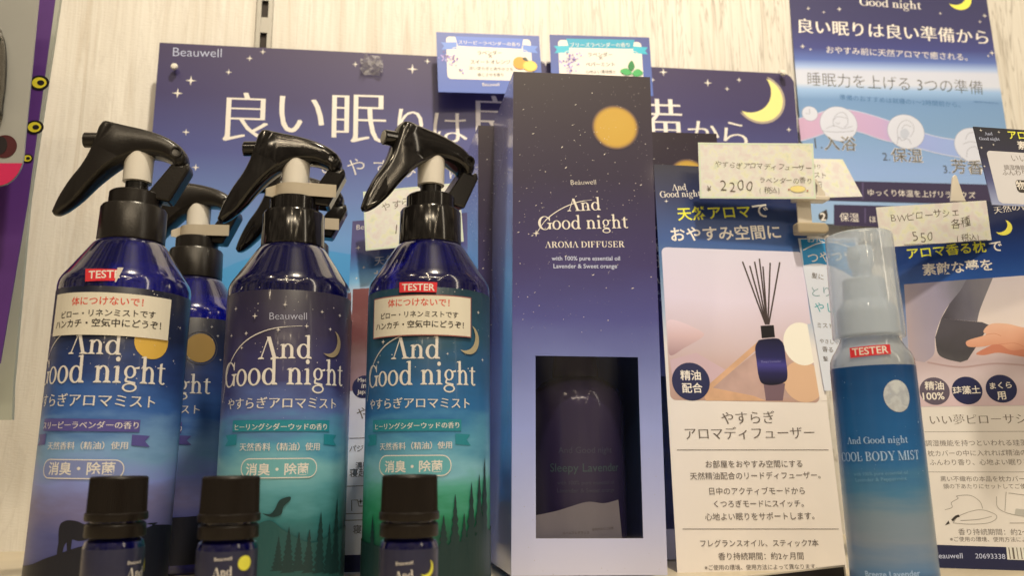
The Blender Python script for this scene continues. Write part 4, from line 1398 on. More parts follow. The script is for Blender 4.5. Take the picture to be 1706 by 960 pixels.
R.specks(90, -60, 60, 95, 142, .5, mat=LTXT, seed=23, streak=0)
notice(R, (-30.8, 118.1, 19.8, 136.4), ((-21.04, 131.63), (8.65, 131.32)), ((-25.25, 126.33), (12.97, 126.21)), ((-28.77, 121.26), (15.94, 121.32)), True)
R.poly('tester_sticker', [(-14.73, 138.25), (2.56, 137.88), (2.79, 142.75), (-14.84, 143.14)], REDLABEL)
R.text('TESTER', (-13.50, 139.02), (1.71, 138.71), WHITE, 'bold', part='tester_sticker', bottom=False)
R.finish()

# --- two more behind
bl = spray_bottle((-0.1311, 0.5120), 'cobalt spray bottle with a dim ochre moon, half hidden between two front spray bottles', LAB_L, -8, True, MATTEPL)
R = Printing(bl, BR, .2)
dx_ = 20.1
R.disc('moon_print', (13.21, 123.29), 8.2, grad('behind_moon_print', 'X', [(-40, (150, 116, 60)), (40, (166, 128, 66))], .4))
R.loop('moon_print', arc(*(13.21, 123.29), 9.4, 9.4, 0, 350, 30), .35, flat('moon_ring_ink', K(76, 70, 78), .4))
label_art(R, {'and': ((dx_ - 44, 114.4), (dx_ - 18, 114.4)), 'gn': ((dx_ - 60, 97.6), (dx_, 97.6)), 'ya': ((dx_ - 62, 86.3), (dx_ - 5.5, 86.3)), 'rib': ((dx_ - 60, 75.8), (dx_ - 14, 81.7)), 'rtext': 'スリーピーラベンダーの香り', 'rt': ((dx_ - 60, 76.5), (dx_ - 14, 76.5)),
              'ten': ((dx_ - 58, 67.3), (dx_ - 20, 67.3)), 'pill': ((dx_ - 60, 53.6), (dx_ - 22, 62.1)), 'pt': ((dx_ - 57, 54.9), (dx_ - 25, 54.9)), 'pillm': flat('lavender_pill_ink', K(122, 126, 178), .4)}, RIBP, RIBP)
R.poly('landscape_print', smooth_line([(-95, 26), (-20, 30), (17.76, 31.12), (33.07, 33.37), (60, 30), (95, 26)], 5) + [(95, 5.6), (-95, 5.6)], NIGHTINK)
for p_, s in (((18.47, 135.72), .9), ((22.39, 130.89), .9), ((15.76, 140.68), .7), ((24.85, 117.26), .7)):
    R.star(p_, s, LTXT)
R.finish()
br = spray_bottle((-0.0651, 0.4890), 'spray bottle hidden behind the bird-label bottle, only its black trigger showing', LAB_M, 0, True)

# ================================================================== cool body mist
cmx = (0.2105, 0.3550)
cm = empty('mist_bottle', (cmx[0], cmx[1], 0))
cm.rotation_euler = (0, radians(-1.0), 0)
tag(cm, 'blue body mist bottle with a frosted clear cap and a red tester sticker', 'mist bottle')
zt = 101.3
ct, cb = 164.1 - .6, 114.8
MR = 18.0
link('body', lathe('body', [(3, 0), (16.5, 0), (MR, 2), (MR, zt), (MR - .2, zt + 3), (MR - 1.4, zt + 6.0), (MR - 3.0, zt + 8.2), (12.5, cb - .6), (12.3, cb + 1)], 80, 30), cm, (CLEARPL,))
link('label_wrap', lathe('label_wrap', [(MR + .08, 2.5), (MR + .1, 3), (MR + .1, zt - .6), (MR + .08, zt - .3)], 100, 50), cm,
     (grad('sea_mist_print', 'Z', [(zt, (14, 60, 112)), (82.3, (24, 78, 136)), (62.0, (30, 90, 150)), (49.4, (68, 112, 152)), (39.6, (114, 128, 150)), (27.4, (124, 130, 152)), (13.0, (78, 112, 158)), (0, (40, 70, 120))], .34, cloud=14, cscale=(20, 20, 120), coat=.25),))
link('cap', lathe('cap', [(15.2, cb - .5), (15.6, cb), (15.7, cb + 1.4), (14.8, ct - 1.6), (14.4, ct - .4), (13.7, ct), (12.9, ct - .3), (.5, ct - .5)], 80, 35), cm, (FROSTED,))
HC = ct - cb
PW = film('milky_pump_translucent', (.9, .93, .96, 1), .12, (.78, .86, .95, 1), .74)
pump = link('pump', lathe('pump', [(3, cb + 1), (13.0, cb + 1), (13.2, cb + HC * .07), (12.8, cb + HC * .10), (13.2, cb + HC * .14), (12.8, cb + HC * .18), (13.2, cb + HC * .22), (12.9, cb + HC * .27), (12.0, cb + HC * .30), (9.6, cb + HC * .36), (9.2, cb + HC * .55), (8.4, cb + HC * .57), (3, cb + HC * .57)], 48, 30), cm, (PW,))
act = link('actuator', lathe('actuator', [(2, cb + HC * .57), (4.2, cb + HC * .57), (4.2, cb + HC * .66), (5.6, cb + HC * .70), (6.0, cb + HC * .80), (5.2, cb + HC * .88), (2, cb + HC * .90)], 40, 30), pump, (PW,))
nz_ = link('spray_nozzle', tube_x(-8.6, -4, cb + HC * .79, 2.5, 20), pump, (PW,))
nz_.rotation_euler = (0, 0, radians(38))
R = Printing(cm, MR, .2)
MI = flat('pale_mist_ink', K(178, 196, 214), .4)
R.disc('moon_print', (-0.42, 87.28), (5.9, 6.9), grad('mottled_moon_print', 'Z', [(79.6, (176, 170, 156)), (85.2, (190, 184, 168)), (88.6, (168, 164, 154)), (94.5, (196, 190, 172))], .4, cloud=18, cscale=(200, 200, 200)), 36)
R.text('And Good night', (-24.16, 67.38), (1.98, 67.41), MI, 'serif', 1.1)
R.text('COOL BODY MIST', (-29.11, 59.81), (7.17, 60.32), MI, 'serif', 1.35)
for t, a, b in (('with 100% pure essential oil', (-22.27, 53.75), (0.27, 54.42)), ('Lavender & Peppermint', (-21.59, 51.22), (-0.53, 51.94))):
    R.text(t, a, b, flat('dim_mist_ink', K(104, 142, 178), .4), 'sans', bottom=False)
R.text('Breeze Lavender', (-21.39, 11.96), (0.71, 13.13), MI, 'bold', bottom=False)
R.specks(40, -35, 35, 51.9, zt - 2, .5, mat=MI, seed=2, streak=0)
R.poly('tester_sticker', [(-18.22, 104.71), (-1.31, 105.46), (-1.44, 109.67), (-18.09, 109.24)], REDLABEL)
R.text('TESTER', (-17.03, 105.67), (-2.32, 105.99), WHITE, 'bold', part='tester_sticker', bottom=False)
R.finish()

# ================================================================== small dropper bottles
SR = 10.3


def small_bottle(xy, label, z, moon):
    o = empty('oil_bottle', (xy[0], xy[1], 0))
    tag(o, label, 'oil bottle', 'small oil bottles in the front row')
    t = z
    link('body', shared('sbody', lambda: lathe('body', [(3, 0), (9.0, 0), (SR, 1.4), (SR, t - 24.6), (SR - .5, t - 22.8), (SR - 2.0, t - 21.6), (8.6, t - 21.2), (8.6, t - 14), (3, t - 14)], 64, 30)), o, (COBALTGL,))
    lb = link('label_wrap', shared('slab', lambda: lathe('label_wrap', [(SR + .06, 3), (SR + .1, 3.2), (SR + .1, t - 25.2), (SR + .06, t - 25.0)], 80, 50)), o, (flat('oil_label_print', K(40, 38, 62), .38, coat=.2, vary=.08, bscale=150),))
    cp = link('cap', shared('scap', lambda: lathe('cap', [(3, t - 15.6), (10.5, t - 15.6), (10.8, t - 15.0), (10.7, t - 13.0), (10.2, t - 12.6), (9.9, t - .6), (9.4, t), (8.2, t), (7.9, t - .5), (3, t - .5)], 160, 30, (160, .22, t - 12.7, t - .3))), o, (CAPPL,))
    link('tamper_ring', shared('sring', lambda: lathe('tamper_ring', [(9.2, t - 21.2), (10.2, t - 21.2), (10.4, t - 20.8), (10.3, t - 17.0), (9.8, t - 16.4), (9.2, t - 16.4)], 64, 30)), o, (CAPPL,))
    R = Printing(o, SR, .2)
    R.text('Beauwell', moon['be'][0], moon['be'][1], WHITE, 'sans', bottom=False)
    R.text('And', moon['an'][0], moon['an'][1], WHITE, 'serif', 1.2, part='wordmark')
    g = moon['an']
    R.text('Good night', (g[0][0] - 3.6, g[0][1] - 5.2), (g[1][0] + 4.2, g[0][1] - 5.2), WHITE, 'serif', 1.2, part='wordmark')
    if moon['kind'] == 'full':
        R.disc('moon_print', moon['c'], 2.5, flat('lemon_ink', K(222, 205, 62), .4))
    else:
        R.crescent('moon_print', moon['c'], 3.0, flat('lemon_ink', K(222, 205, 62), .4), -40, .5)
    R.finish()
    return o


zs = 57.0
small_bottle((-0.1058, 0.3280), 'small cobalt oil bottle with black ribbed cap in front of the deer-label spray bottle', zs, dict(be=((8.18, 26.57), (14.17, 26.46)), an=((7.94, 21.74), (15.97, 21.25)), c=(19.60, 25.08), kind='full'))
small_bottle((-0.0633, 0.3150), 'small cobalt oil bottle with a full yellow moon, in front of the bird-label spray bottle', zs, dict(be=((-2.05, 29.05), (3.67, 29.26)), an=((-2.36, 23.98), (3.95, 24.15)), c=(8.19, 27.89), kind='full'))
small_bottle((0.0003, 0.3090), 'small cobalt oil bottle with a yellow crescent, in front of the forest-label spray bottle', zs, dict(be=((-4.31, 26.98), (1.52, 27.34)), an=((-4.43, 22.07), (1.80, 22.62)), c=(6.72, 25.59), kind='crescent'))

# ================================================================== reed diffuser info card
P = dict(loc=(0.1912, 0.4500, -0.0025), yaw=-1.76, lean=7.46, roll=-1.18, w=94.8, h=239.4)
P['h'] += 6
cardA = card('info_card', P, 'tall cream info card with a navy top and a printed photo of a reed diffuser', 'info card',
             grad('reed_card_print', 'Y', [(P['h'], (16, 20, 46)), (222.4, (26, 38, 84)), (194.2, (44, 76, 138)), (174.5, (78, 108, 150)), (148.0, (160, 168, 178)), (127.8, (222, 204, 178)), (0, (226, 204, 172))], .38), .6)
R = Printing(cardA)
R.text('And', (-36.51, 227.78), (-27.25, 228.60), WHITE, 'serif', 1.15, part='wordmark')
R.text('Good night', (-44.45, 222.51), (-18.32, 224.45), WHITE, 'serif', 1.15, part='wordmark')
R.star((-40.77, 220.22), 1.4)
R.text('天然アロマ', (-33.98, 207.14), (12.88, 211.04), YELLOW, 'bold')
R.text('で', (14.43, 211.10), (24.54, 211.92), WHITE, 'bold')
R.text('おやすみ空間に', (-38.99, 193.02), (30.79, 197.62), WHITE, 'bold')
ph = rounded(-45.6, 95.3, 43.2, 189.3, 3.2)
R.poly('photo_print', ph, grad('reed_photo_backdrop', 'Y', [(95.3, (178, 138, 112)), (110.9, (188, 150, 128)), (125.3, (198, 168, 152)), (156.9, (214, 192, 186)), (189.6, (206, 190, 192))], .36, cloud=10, cscale=(12, 12, 12)))
R.poly('photo_print', smooth_loop([(-44.76, 133.26), (-44.58, 142.45), (-38.04, 142.63), (-24.65, 136.73), (-24.19, 133.07), (-35.48, 126.23), (-44.37, 121.68)]), grad('cushion_print', 'Y', [(121.9, (166, 128, 118)), (133.5, (206, 168, 152)), (142.7, (220, 188, 176))], .4))
R.poly('photo_print', [(-44.54, 118.80), (-28.48, 123.50), (-8.53, 111.76), (-22.92, 101.54), (-43.26, 104.64)], flat('pink_cloth_ink', K(196, 160, 150), .4))
TRAY, TRAY2 = flat('tray_wood_ink', K(202, 152, 108), .4, vary=.1, bscale=120), flat('tray_floor_ink', K(182, 144, 122), .4, vary=.12, bscale=70)
R.poly('photo_print', [(-22.16, 102.26), (8.62, 125.50), (35.68, 125.06), (34.93, 99.16), (5.09, 95.77)], TRAY2)
R.poly('photo_print', [(-24.22, 103.27), (9.95, 131.75), (11.13, 128.84), (-20.74, 102.29)], TRAY)
R.poly('photo_print', [(-27.14, 102.16), (-22.79, 103.30), (3.92, 98.56), (10.82, 95.88), (-24.81, 95.21)], TRAY)
R.disc('photo_print', (34.45, 107.68), (12.2, 12.4), flat('wood_plate_ink', K(210, 164, 120), .4))
R.disc('photo_print', (36.30, 130.58), (11.4, 13.2), flat('plate_print', K(232, 216, 182), .4))
R.poly('photo_print', [(10.35, 105.75), (23.42, 106.38), (20.89, 96.07), (10.82, 95.88)], flat('bottle_reflection_ink', K(112, 84, 84), .4))
# keep the overhanging plates inside the picture with the card's own paper
R.poly('photo_margin', [(41.05, 142.96), (47.42, 143.13), (47.67, 96.58), (43.30, 96.49)], grad('reed_card_print', 'Y', [(0, (0, 0, 0)), (1, (0, 0, 0))]))
R.poly('photo_print', smooth_loop([(11.49, 132.52), (9.14, 130.99), (7.33, 127.29), (7.38, 120.02), (7.87, 109.97), (9.99, 105.74), (16.78, 105.17), (23.13, 107.08), (25.37, 111.06), (25.35, 121.17), (25.10, 129.19), (23.57, 132.10), (20.77, 133.50)], 4), grad('printed_bottle_blue', 'Y', [(105.5, (20, 18, 34)), (112.3, (36, 32, 78)), (117.3, (66, 58, 132)), (121.7, (36, 34, 84)), (134.2, (18, 18, 44))], .3))
R.poly('photo_print', [(11.93, 133.27), (20.11, 134.22), (20.12, 141.64), (11.94, 141.04)], flat('printed_cap_black', K(22, 20, 26), .3))
for t in ((4.50, 181.62), (8.79, 179.04), (12.08, 181.89), (15.30, 183.96), (17.09, 178.93), (21.88, 181.45), (28.02, 182.05)):
    b_ = (16.08, 141.90)
    R.strip('photo_print', [(b_[0] + (t[0] - b_[0]) * .08, b_[1]), t], .95, flat('reed_stick_ink', K(58, 44, 46), .4))
R.text('Sleepy Lavender', (10.08, 117.92), (22.52, 118.56), flat('tiny_lilac_ink', K(120, 112, 170), .4), 'sans', part='photo_print')
R.disc('badge_print', (-32.89, 106.26), 11.2, NAVY)
R.text('精油', (-38.88, 106.84), (-26.78, 107.10), WHITE, 'bold', part='badge_print')
R.text('配合', (-38.29, 99.48), (-26.25, 99.72), WHITE, 'bold', part='badge_print')
R.text('やすらぎ', (-16.33, 81.89), (14.90, 83.09), GREYINK, 'min')
R.text('アロマディフューザー', (-38.29, 72.71), (37.45, 74.51), GREYINK, 'min')
for a, b in (((-43.50, 66.93), (44.87, 68.14)), ((-43.17, 24.11), (45.36, 24.61))):
    R.strip('rule_print#%d' % int(a[1]), [a, b], .3, GREYINK)
for t, a, b in (('お部屋をおやすみ空間にする', (-27.63, 57.16), (28.48, 58.16)), ('天然精油配合のリードディフューザー。', (-37.02, 50.48), (38.30, 51.94)), ('日中のアクティブモードから', (-26.67, 42.44), (28.19, 43.26)),
                ('くつろぎモードにスイッチ。', (-24.47, 35.68), (26.71, 36.41)), ('心地よい眠りをサポートします。', (-30.08, 28.62), (32.16, 29.66)), ('フレグランスオイル、スティック7本', (-33.78, 14.76), (32.86, 15.33)),
                ('香り持続期間：約2ヶ月間', (-24.28, 7.97), (23.53, 8.40)), ('※ご使用の環境、使用方法によって異なります。', (-32.32, 2.72), (30.76, 3.44))):
    R.text(t, a, b, GREYINK, 'sans')
R.finish()

# ================================================================== price cards
PENINK = flat('pencil_brown_ink', (0.10, 0.08, 0.06, 1), 0.5)
PAPERB = blotchy_paper('flowered_paper')
SLEEVE = flat('card_edge_green', K(214, 214, 170), .35)


def price_card(P, label, rows, notes=(), outline=None, edge=True):
    o = card('price_card', P, label, 'price card', PAPERB, .5, outline, 'handwritten price cards')
    R = Printing(o)
    rr = random.Random(len(label))
    if edge and not outline:
        w, h = P['w'] / 2, P['h']
        for a, b in (((-w, .7), (w, .7)), ((-w, h - .7), (w, h - .7)), ((-w + .7, 0), (-w + .7, h)), ((w - .7, 0), (w - .7, h))):
            R.strip('edge_print', [a, b], .9, SLEEVE)
    for t, a, b, k in rows:
        R.text(t, a, b, PENINK, k, part='handwriting')
    return o, R


o, R = price_card(dict(loc=(0.2078, 0.4620, 0.2144), yaw=-4.32, lean=-3.85, roll=0.12, w=71.6, h=34.9), 'cream price card handwritten 2200 at the top of the reed diffuser card',
                  [('やすらぎアロマディフューザー', (-26.28, 19.27), (33.91, 17.42), 'light'), ('ラベンダーの香り', (0.76, 9.70), (34.25, 9.52), 'light'), ('¥', (-32.01, 3.91), (-27.21, 3.93), 'light'), ('2200', (-23.51, 4.33), (-2.06, 4.45), 'thin'), ('(税込)', (0.48, 3.34), (14.96, 3.42), 'light')])
R.disc('flower_print', (24.76, 6.09), (4.6, 1.9), flat('soft_yellow_ink', K(236, 208, 120), .5))
R.loop('flower_print', arc(*(24.76, 6.09), 4.9, 2.1, 0, 345, 24), .22, flat('soft_brown_ink', K(190, 160, 110), .5))
for c in ((19.15, 5.68), (30.66, 5.00)):
    R.disc('flower_print', c, .6, flat('rosy_ink', K(190, 130, 100), .5), 10)
R.finish()
P2 = dict(loc=(0.2672, 0.5000, 0.2288), yaw=-3.09, lean=3.92, roll=0.44, w=49.8, h=28.0)
o, R = price_card(P2, 'cream price card with a slanted end sticking out behind the 2200 price card',
                  [('ラベンダーの香り', (-24.21, 20.19), (3.89, 20.45), 'light'), ('アロマミスト', (-20.82, 13.33), (7.21, 13.56), 'light'), ('¥880円', (-18.23, 6.93), (3.55, 7.09), 'light')],
                  (), [(-26.45, -1.20), (30.00, 0.87), (19.73, 27.56), (-23.39, 28.00)])
R.finish()
P3 = dict(loc=(0.3026, 0.4350, 0.1816), yaw=-3.14, lean=-4.74, roll=4.24, w=67.2, h=23.7)
o, R = price_card(P3, 'cream price card handwritten 550 above the pillow card, behind the frosted cap', 
                  [('BWピローサシェ', (-26.02, 14.18), (16.19, 15.45), 'light'), ('各種', (9.71, 8.37), (22.29, 9.00), 'light'), ('550', (-14.54, 1.76), (-1.09, 1.60), 'thin'), ('(税込)', (11.87, 0.05), (27.72, 0.45), 'light')], edge=False)
R.strip('handwriting', [(-19.77, 0.68), (3.43, -0.11), (31.00, 0.24)], .3, PENINK)
R.finish()
o, R = price_card(dict(loc=(0.0011, 0.5000, 0.1893), yaw=-8.62, lean=3.82, roll=4.80, w=60.8, h=39.1), 'pale tilted price card half covered by the trigger of the forest-label spray bottle',
                  [('やすらぎアロマ', (-19.54, 24.81), (24.81, 28.77), 'light'), ('ミスト', (-5.85, 20.25), (10.73, 20.98), 'light'), ('1430円', (-13.57, 9.15), (18.20, 9.15), 'light')])
R.finish()

# pin stand and clip of the price cards
q0 = Vector(P3['loc'])
pin = link('card_pin', mesh_of(slab([(-6, 0), (3.6, 0), (2.2, 4), (-.4, 16), (-1.6, 17), (-3.2, 15)], -.8, .8), 'card_pin'), None, (flat('cream_plastic', (.72, .68, .60, 1), .35),))
pin.location = (0.3290, 0.4470, 0.2115)
pin.rotation_euler = (radians(90), 0, radians(-3))
bevel(pin, .3)
tag(pin, 'pointed cream plastic pin sticking up behind the 550 price card', 'card pin')
cl = empty('card_clip', (0.2481, 0.4660, 0.2176))
tag(cl, 'milky plastic clip holding the end of the 2200 price card', 'card clip')
MILK = flat('milky_clip_plastic', (.66, .62, .55, 1), .25)
bevel(link('jaw', mesh_of(slab([(-1.6, 0), (4.6, 0), (4.2, 3.2), (2.4, 5.4), (1.0, 8.4), (-.2, 11.2), (-2.2, 12.2), (-3.2, 10.6), (-2.0, 9.0), (-.6, 6.8), (-.6, 3.2)], -2, 2, axis='y'), 'jaw'), cl, (MILK,)), .7, 3)
bevel(link('foot', mesh_of(slab([(-16, -3), (5, -3), (6.4, -1.6), (6.2, 0), (-16, 0)], -4, 4, axis='y'), 'foot'), cl, (MILK,)), .8, 3)
bevel(link('stem', mesh_of(slab([(-14, -17), (-5, -17), (-5, -3), (-14, -3)], -.6, .6, axis='y'), 'stem'), cl, (MILK,)), .2, 2)
bevel(link('base', mesh_of(slab([(-16, -24), (2, -24), (4, -22.5), (4, -19.5), (2, -17), (-16, -17)], -4, 4, axis='y'), 'base'), cl, (flat('tan_clip_plastic', (.42, .36, .26, 1), .4),)), 1.2, 3)

# ================================================================== pyjama card behind bottles two and three
P = dict(loc=(-0.0032, 0.4750, 0.0093), yaw=-12.82, lean=11.99, roll=2.50, w=75.1, h=208.8)
ck = card('info_card', P, 'narrow info card with a brown photo, mostly hidden behind the bird and forest spray bottles', 'info card',
          grad('sheet_card_print', 'Y', [(P['h'], (66, 56, 104)), (186.2, (76, 74, 132)), (173.5, (84, 132, 192)), (165.2, (150, 200, 226)), (159.1, (196, 206, 214)), (87.7, (206, 196, 186)), (0, (214, 204, 186))], .38), .5)
R = Printing(ck)
R.text('Beauwell', (-34.55, 202.21), (-16.42, 202.47), WHITE, 'light', bottom=False)
R.text('天然精油の香りで', (-21.72, 175.68), (33.40, 176.90), WHITE, 'sans')
R.text('おやすみ時間に', (-21.72, 165.34), (30.34, 166.82), WHITE, 'sans')
for p_, s in (((-32.77, 189.17), 1.8), ((-28.65, 174.95), 1.2), ((-32.96, 167.81), 1.1)):
    R.star(p_, s)
R.poly('photo_print', [(-33.95, 94.63), (30.18, 95.28), (33.33, 160.50), (-34.93, 160.57)], grad('brown_photo_print', 'Y', [(94.3, (150, 118, 120)), (117.6, (118, 84, 88)), (127.2, (108, 58, 54)), (160.3, (128, 72, 64))], .4, cloud=20, cscale=(40, 40, 40)))
R.disc('badge_print', (-25.31, 96.71), 7.0, NAVY)
R.text('Made', (-29.10, 99.89), (-21.80, 99.83), WHITE, 'sans', part='badge_print', bottom=False)
R.text('in', (-26.74, 96.05), (-23.82, 95.88), WHITE, 'sans', part='badge_print', bottom=False)
R.text('Japan', (-29.12, 92.51), (-21.14, 92.42), WHITE, 'sans', part='badge_print', bottom=False)
R.text('やすらぎ', (-28.78, 77.29), (1.89, 77.40), GREYINK, 'sans')
for a, b in (((-32.53, 66.14), (30.11, 64.63)), ((-33.26, 38.69), (30.05, 37.44)), ((-33.16, 23.44), (-10.57, 23.13)), ((-33.32, 19.86), (-10.45, 19.55))):
    R.strip('rule_print', [a, b], .4, GREYINK)
for t, a, b in (('パジャマやシーツに', (-32.13, 58.09), (5.80, 57.22)), ('濃密な泡', (-28.14, 48.27), (-11.38, 48.14)), ('寝起きを', (-31.42, 43.67), (-11.23, 43.39)), ('寝具に', (-27.83, 12.52), (-13.59, 12.27))):
    R.text(t, a, b, BLACKINK, 'sans')
R.strip('rule_print', [(-29.11, 24.90), (-29.40, 30.85), (-25.94, 30.70), (-25.10, 27.36), (-20.97, 27.18)], .5, GREYINK)
R.star((-24.19, 29.96), 1.8, BLACKINK, 'rule_print')
R.poly('band_print', [(-36.23, -7.67), (23.41, -8.29), (24.70, 0.33), (-34.71, 1.34)], flat('navy_band_ink', K(30, 32, 66), .4))
R.finish()

# ================================================================== teal leaflet behind the mist cap
P = dict(loc=(0.2591, 0.4600, 0.0985), yaw=-0.65, lean=8.20, roll=1.49, w=38.6, h=96.3)
tl = card('leaflet', P, 'narrow leaflet with a bright blue top, between the reed diffuser card and frosted cap', 'leaflet', flat('leaflet_white', K(214, 208, 196), .42, vary=.02, bscale=50), .4)
R = Printing(tl)
w, h = P['w'] / 2, P['h']
R.poly('top_print', [(-17.80, 95.49), (17.77, 95.76), (15.34, 67.07), (6.16, 74.22)] + smooth_line([(-0.98, 77.84), (-9.64, 79.48), (-18.76, 78.37)]), flat('sky_ink', K(26, 128, 190), .4))
R.strip('top_print', smooth_line([(-17.46, 88.27), (-7.31, 92.63), (3.85, 93.39), (13.51, 90.12)]), .6, WHITE)
R.text('おためし', (-13.44, 93.46), (7.94, 94.18), WHITE, 'sans')
R.text('つやつや', (-15.01, 79.92), (14.97, 81.29), WHITE, 'sans')
R.text('髪に', (-15.17, 70.10), (-7.73, 68.47), GREYINK, 'sans')
R.text('とり', (-16.49, 58.12), (-5.00, 57.97), flat('steel_ink', K(74, 122, 138), .4), 'light')
R.text('やし', (-16.70, 48.20), (-3.83, 47.63), flat('sea_ink', K(40, 142, 160), .4), 'sans')
R.text('ミスト', (-16.91, 38.40), (-7.15, 37.87), GREYINK, 'sans')
for k, (t, a, b) in enumerate((('やさしく', (-17.12, 28.74), (-5.99, 27.79)), ('香る', (-16.54, 23.57), (-9.94, 22.70)), ('髪', (-16.84, 17.73), (-13.86, 17.66)))):
    R.text(t, a, b, GREYINK, 'sans')
R.finish()

# ================================================================== pillow sachet card
P = dict(loc=(0.3218, 0.4300, 0.0012), yaw=-20.98, lean=3.07, roll=0.53, w=80.4, h=207.7)
sc_ = card('info_card', P, 'wide info card with yellow lettering and a photo of a hand at a pillow', 'info card',
           grad('sachet_card_print', 'Y', [(P['h'], (18, 22, 52)), (192.2, (22, 34, 78)), (173.8, (24, 56, 122)), (160.7, (38, 78, 152)), (157.1, (60, 96, 160)), (79.3, (216, 198, 172)), (0, (222, 202, 172))], .38), .6)
R = Printing(sc_)
R.text('天然の香りで', (18.22, 199.50), (46.32, 201.47), WHITE, 'min')
R.crescent('moon_print', (21.52, 190.66), 4.8, flat('bright_moon_ink', K(244, 222, 78), .45), -40, .62)
R.text('アロマ香る枕', (-31.67, 175.10), (11.06, 176.37), YELLOW, 'bold')
R.text('で', (12.95, 176.23), (19.63, 176.46), WHITE, 'bold')
R.text('素敵な夢を', (-24.65, 164.23), (13.06, 164.93), WHITE, 'bold')
L_, R_ = (-35.66, 159.80), (33.45, 161.01)
LB, RB = (-39.11, 87.45), (43.07, 86.13)
R.poly('photo_print', [LB, RB, R_, L_], grad('bed_photo_print', 'Y', [(LB[1], (206, 172, 158)), (LB[1] + 12, (208, 182, 166)), (LB[1] + 24, (188, 160, 146)), (LB[1] + 45, (222, 198, 172)), (L_[1], (214, 192, 174))], .38, cloud=12, cscale=(20, 20, 20)))
PIL = grad('pillow_print', 'X', [(-41.0, (178, 150, 136)), (-31.3, (166, 146, 148)), (-17.7, (152, 138, 150)), (-7.4, (126, 118, 134))], .4, cloud=16, cscale=(40, 16, 40))
R.poly('photo_print', [L_, (-1.80, 160.50)] + smooth_line([(-4.42, 154.87), (-12.45, 146.71), (-17.93, 138.41), (-22.36, 127.96), (-24.23, 117.46), (-29.88, 112.79)]) + [(-37.71, 114.52)], PIL)
R.poly('photo_print', [(-1.80, 160.50), (12.18, 160.65)] + smooth_line([(7.09, 150.56), (2.79, 141.54), (0.73, 135.27)]) + [(-17.97, 138.06)] + smooth_line([(-12.45, 146.71), (-5.77, 154.24)]), grad('cover_print', 'X', [(-16.9, (76, 68, 80)), (-3.3, (106, 98, 114)), (6.1, (126, 116, 128))], .4, cloud=8, cscale=(80, 30, 80)))
R.poly('photo_print', [(-17.97, 138.06), (3.18, 134.79), (6.68, 132.84), (-0.24, 122.67), (-7.06, 113.23)] + smooth_line([(-10.97, 112.01), (-18.55, 114.41), (-22.24, 118.07), (-22.44, 127.25)]), grad('pouch_print', 'Y', [(112.0, (84, 78, 72)), (118.6, (66, 60, 58)), (137.5, (82, 74, 74))], .4, cloud=8, cscale=(60, 60, 60)))
SK = grad('printed_skin', 'Y', [(113.0, (190, 112, 80)), (120.9, (212, 144, 104)), (133.0, (226, 170, 130))], .4, cloud=6, cscale=(50, 50, 50))
SKD = flat('skin_shadow_ink', K(196, 118, 84), .4)
R.poly('photo_print', smooth_loop([(-2.27, 116.50), (2.46, 119.41), (11.58, 122.81), (24.88, 121.50), (33.17, 120.08), (32.06, 112.28), (20.22, 114.14), (9.53, 116.67), (1.97, 115.62)], 5), SKD)
R.poly('photo_print', smooth_loop([(3.09, 129.16), (5.35, 132.21), (9.30, 133.76), (16.64, 133.02), (24.30, 130.53), (35.98, 129.23), (34.13, 116.27), (24.41, 118.08), (15.82, 117.77), (10.17, 121.49), (1.35, 120.51), (-5.48, 120.82), (-6.74, 123.33), (-4.34, 124.97), (4.10, 127.36)], 5), SK)
for pts in ([(4.10, 127.36), (8.52, 127.84), (12.03, 126.27)], [(1.04, 118.09), (8.66, 119.48), (14.60, 117.83)], [(10.17, 121.49), (18.21, 121.81), (22.78, 119.53)]):
    R.strip('photo_print', smooth_line(pts), .25, SKD)
R.strip('photo_print', smooth_line([(-28.29, 112.72), (-11.30, 109.25), (7.49, 110.56), (31.39, 107.55)]), 1.0, flat('sheet_fold_ink', K(176, 142, 128), .4))
for c, m, t1, t2 in (((-26.42, 95.99), flat('grey_badge_ink', K(92, 78, 96), .4), ('精油', (-31.38, 96.85), (-21.32, 96.51)), ('100%', (-32.99, 91.05), (-21.65, 91.05))), ((-9.54, 95.78), NAVY, ('珪藻土', (-16.96, 93.63), (-2.67, 93.86)), None), ((8.05, 96.22), NAVY, ('まくら', (2.53, 96.07), (13.55, 96.38)), ('用', (5.39, 89.89), (9.97, 90.09)))):
    bdg = 'badge_print#%d' % int(c[0] + 200)
    R.disc(bdg, c, 7.9, m)
    for t in (t1, t2):
        if t:
            R.text(t[0], t[1], t[2], WHITE, 'bold', part=bdg)
R.poly('paper_print', [(-48.77, 0.76), (40.26, -0.22), (45.98, 86.04), (-40.74, 87.15)], flat('cream_card_paper', K(220, 202, 174), .42, vary=.02, bscale=40))
R.text('いい夢ピローサシェ', (-30.82, 77.02), (23.99, 76.43), GREYINK, 'min')
for a, b in (((-34.42, 73.05), (32.21, 71.99)), ((-35.42, 50.73), (34.81, 50.07))):
    R.strip('rule_print#%d' % int(a[1]), [a, b], .25, flat('fine_rule_ink', K(120, 106, 92), .5))
SG = flat('soft_grey_ink', K(112, 98, 84), .5)
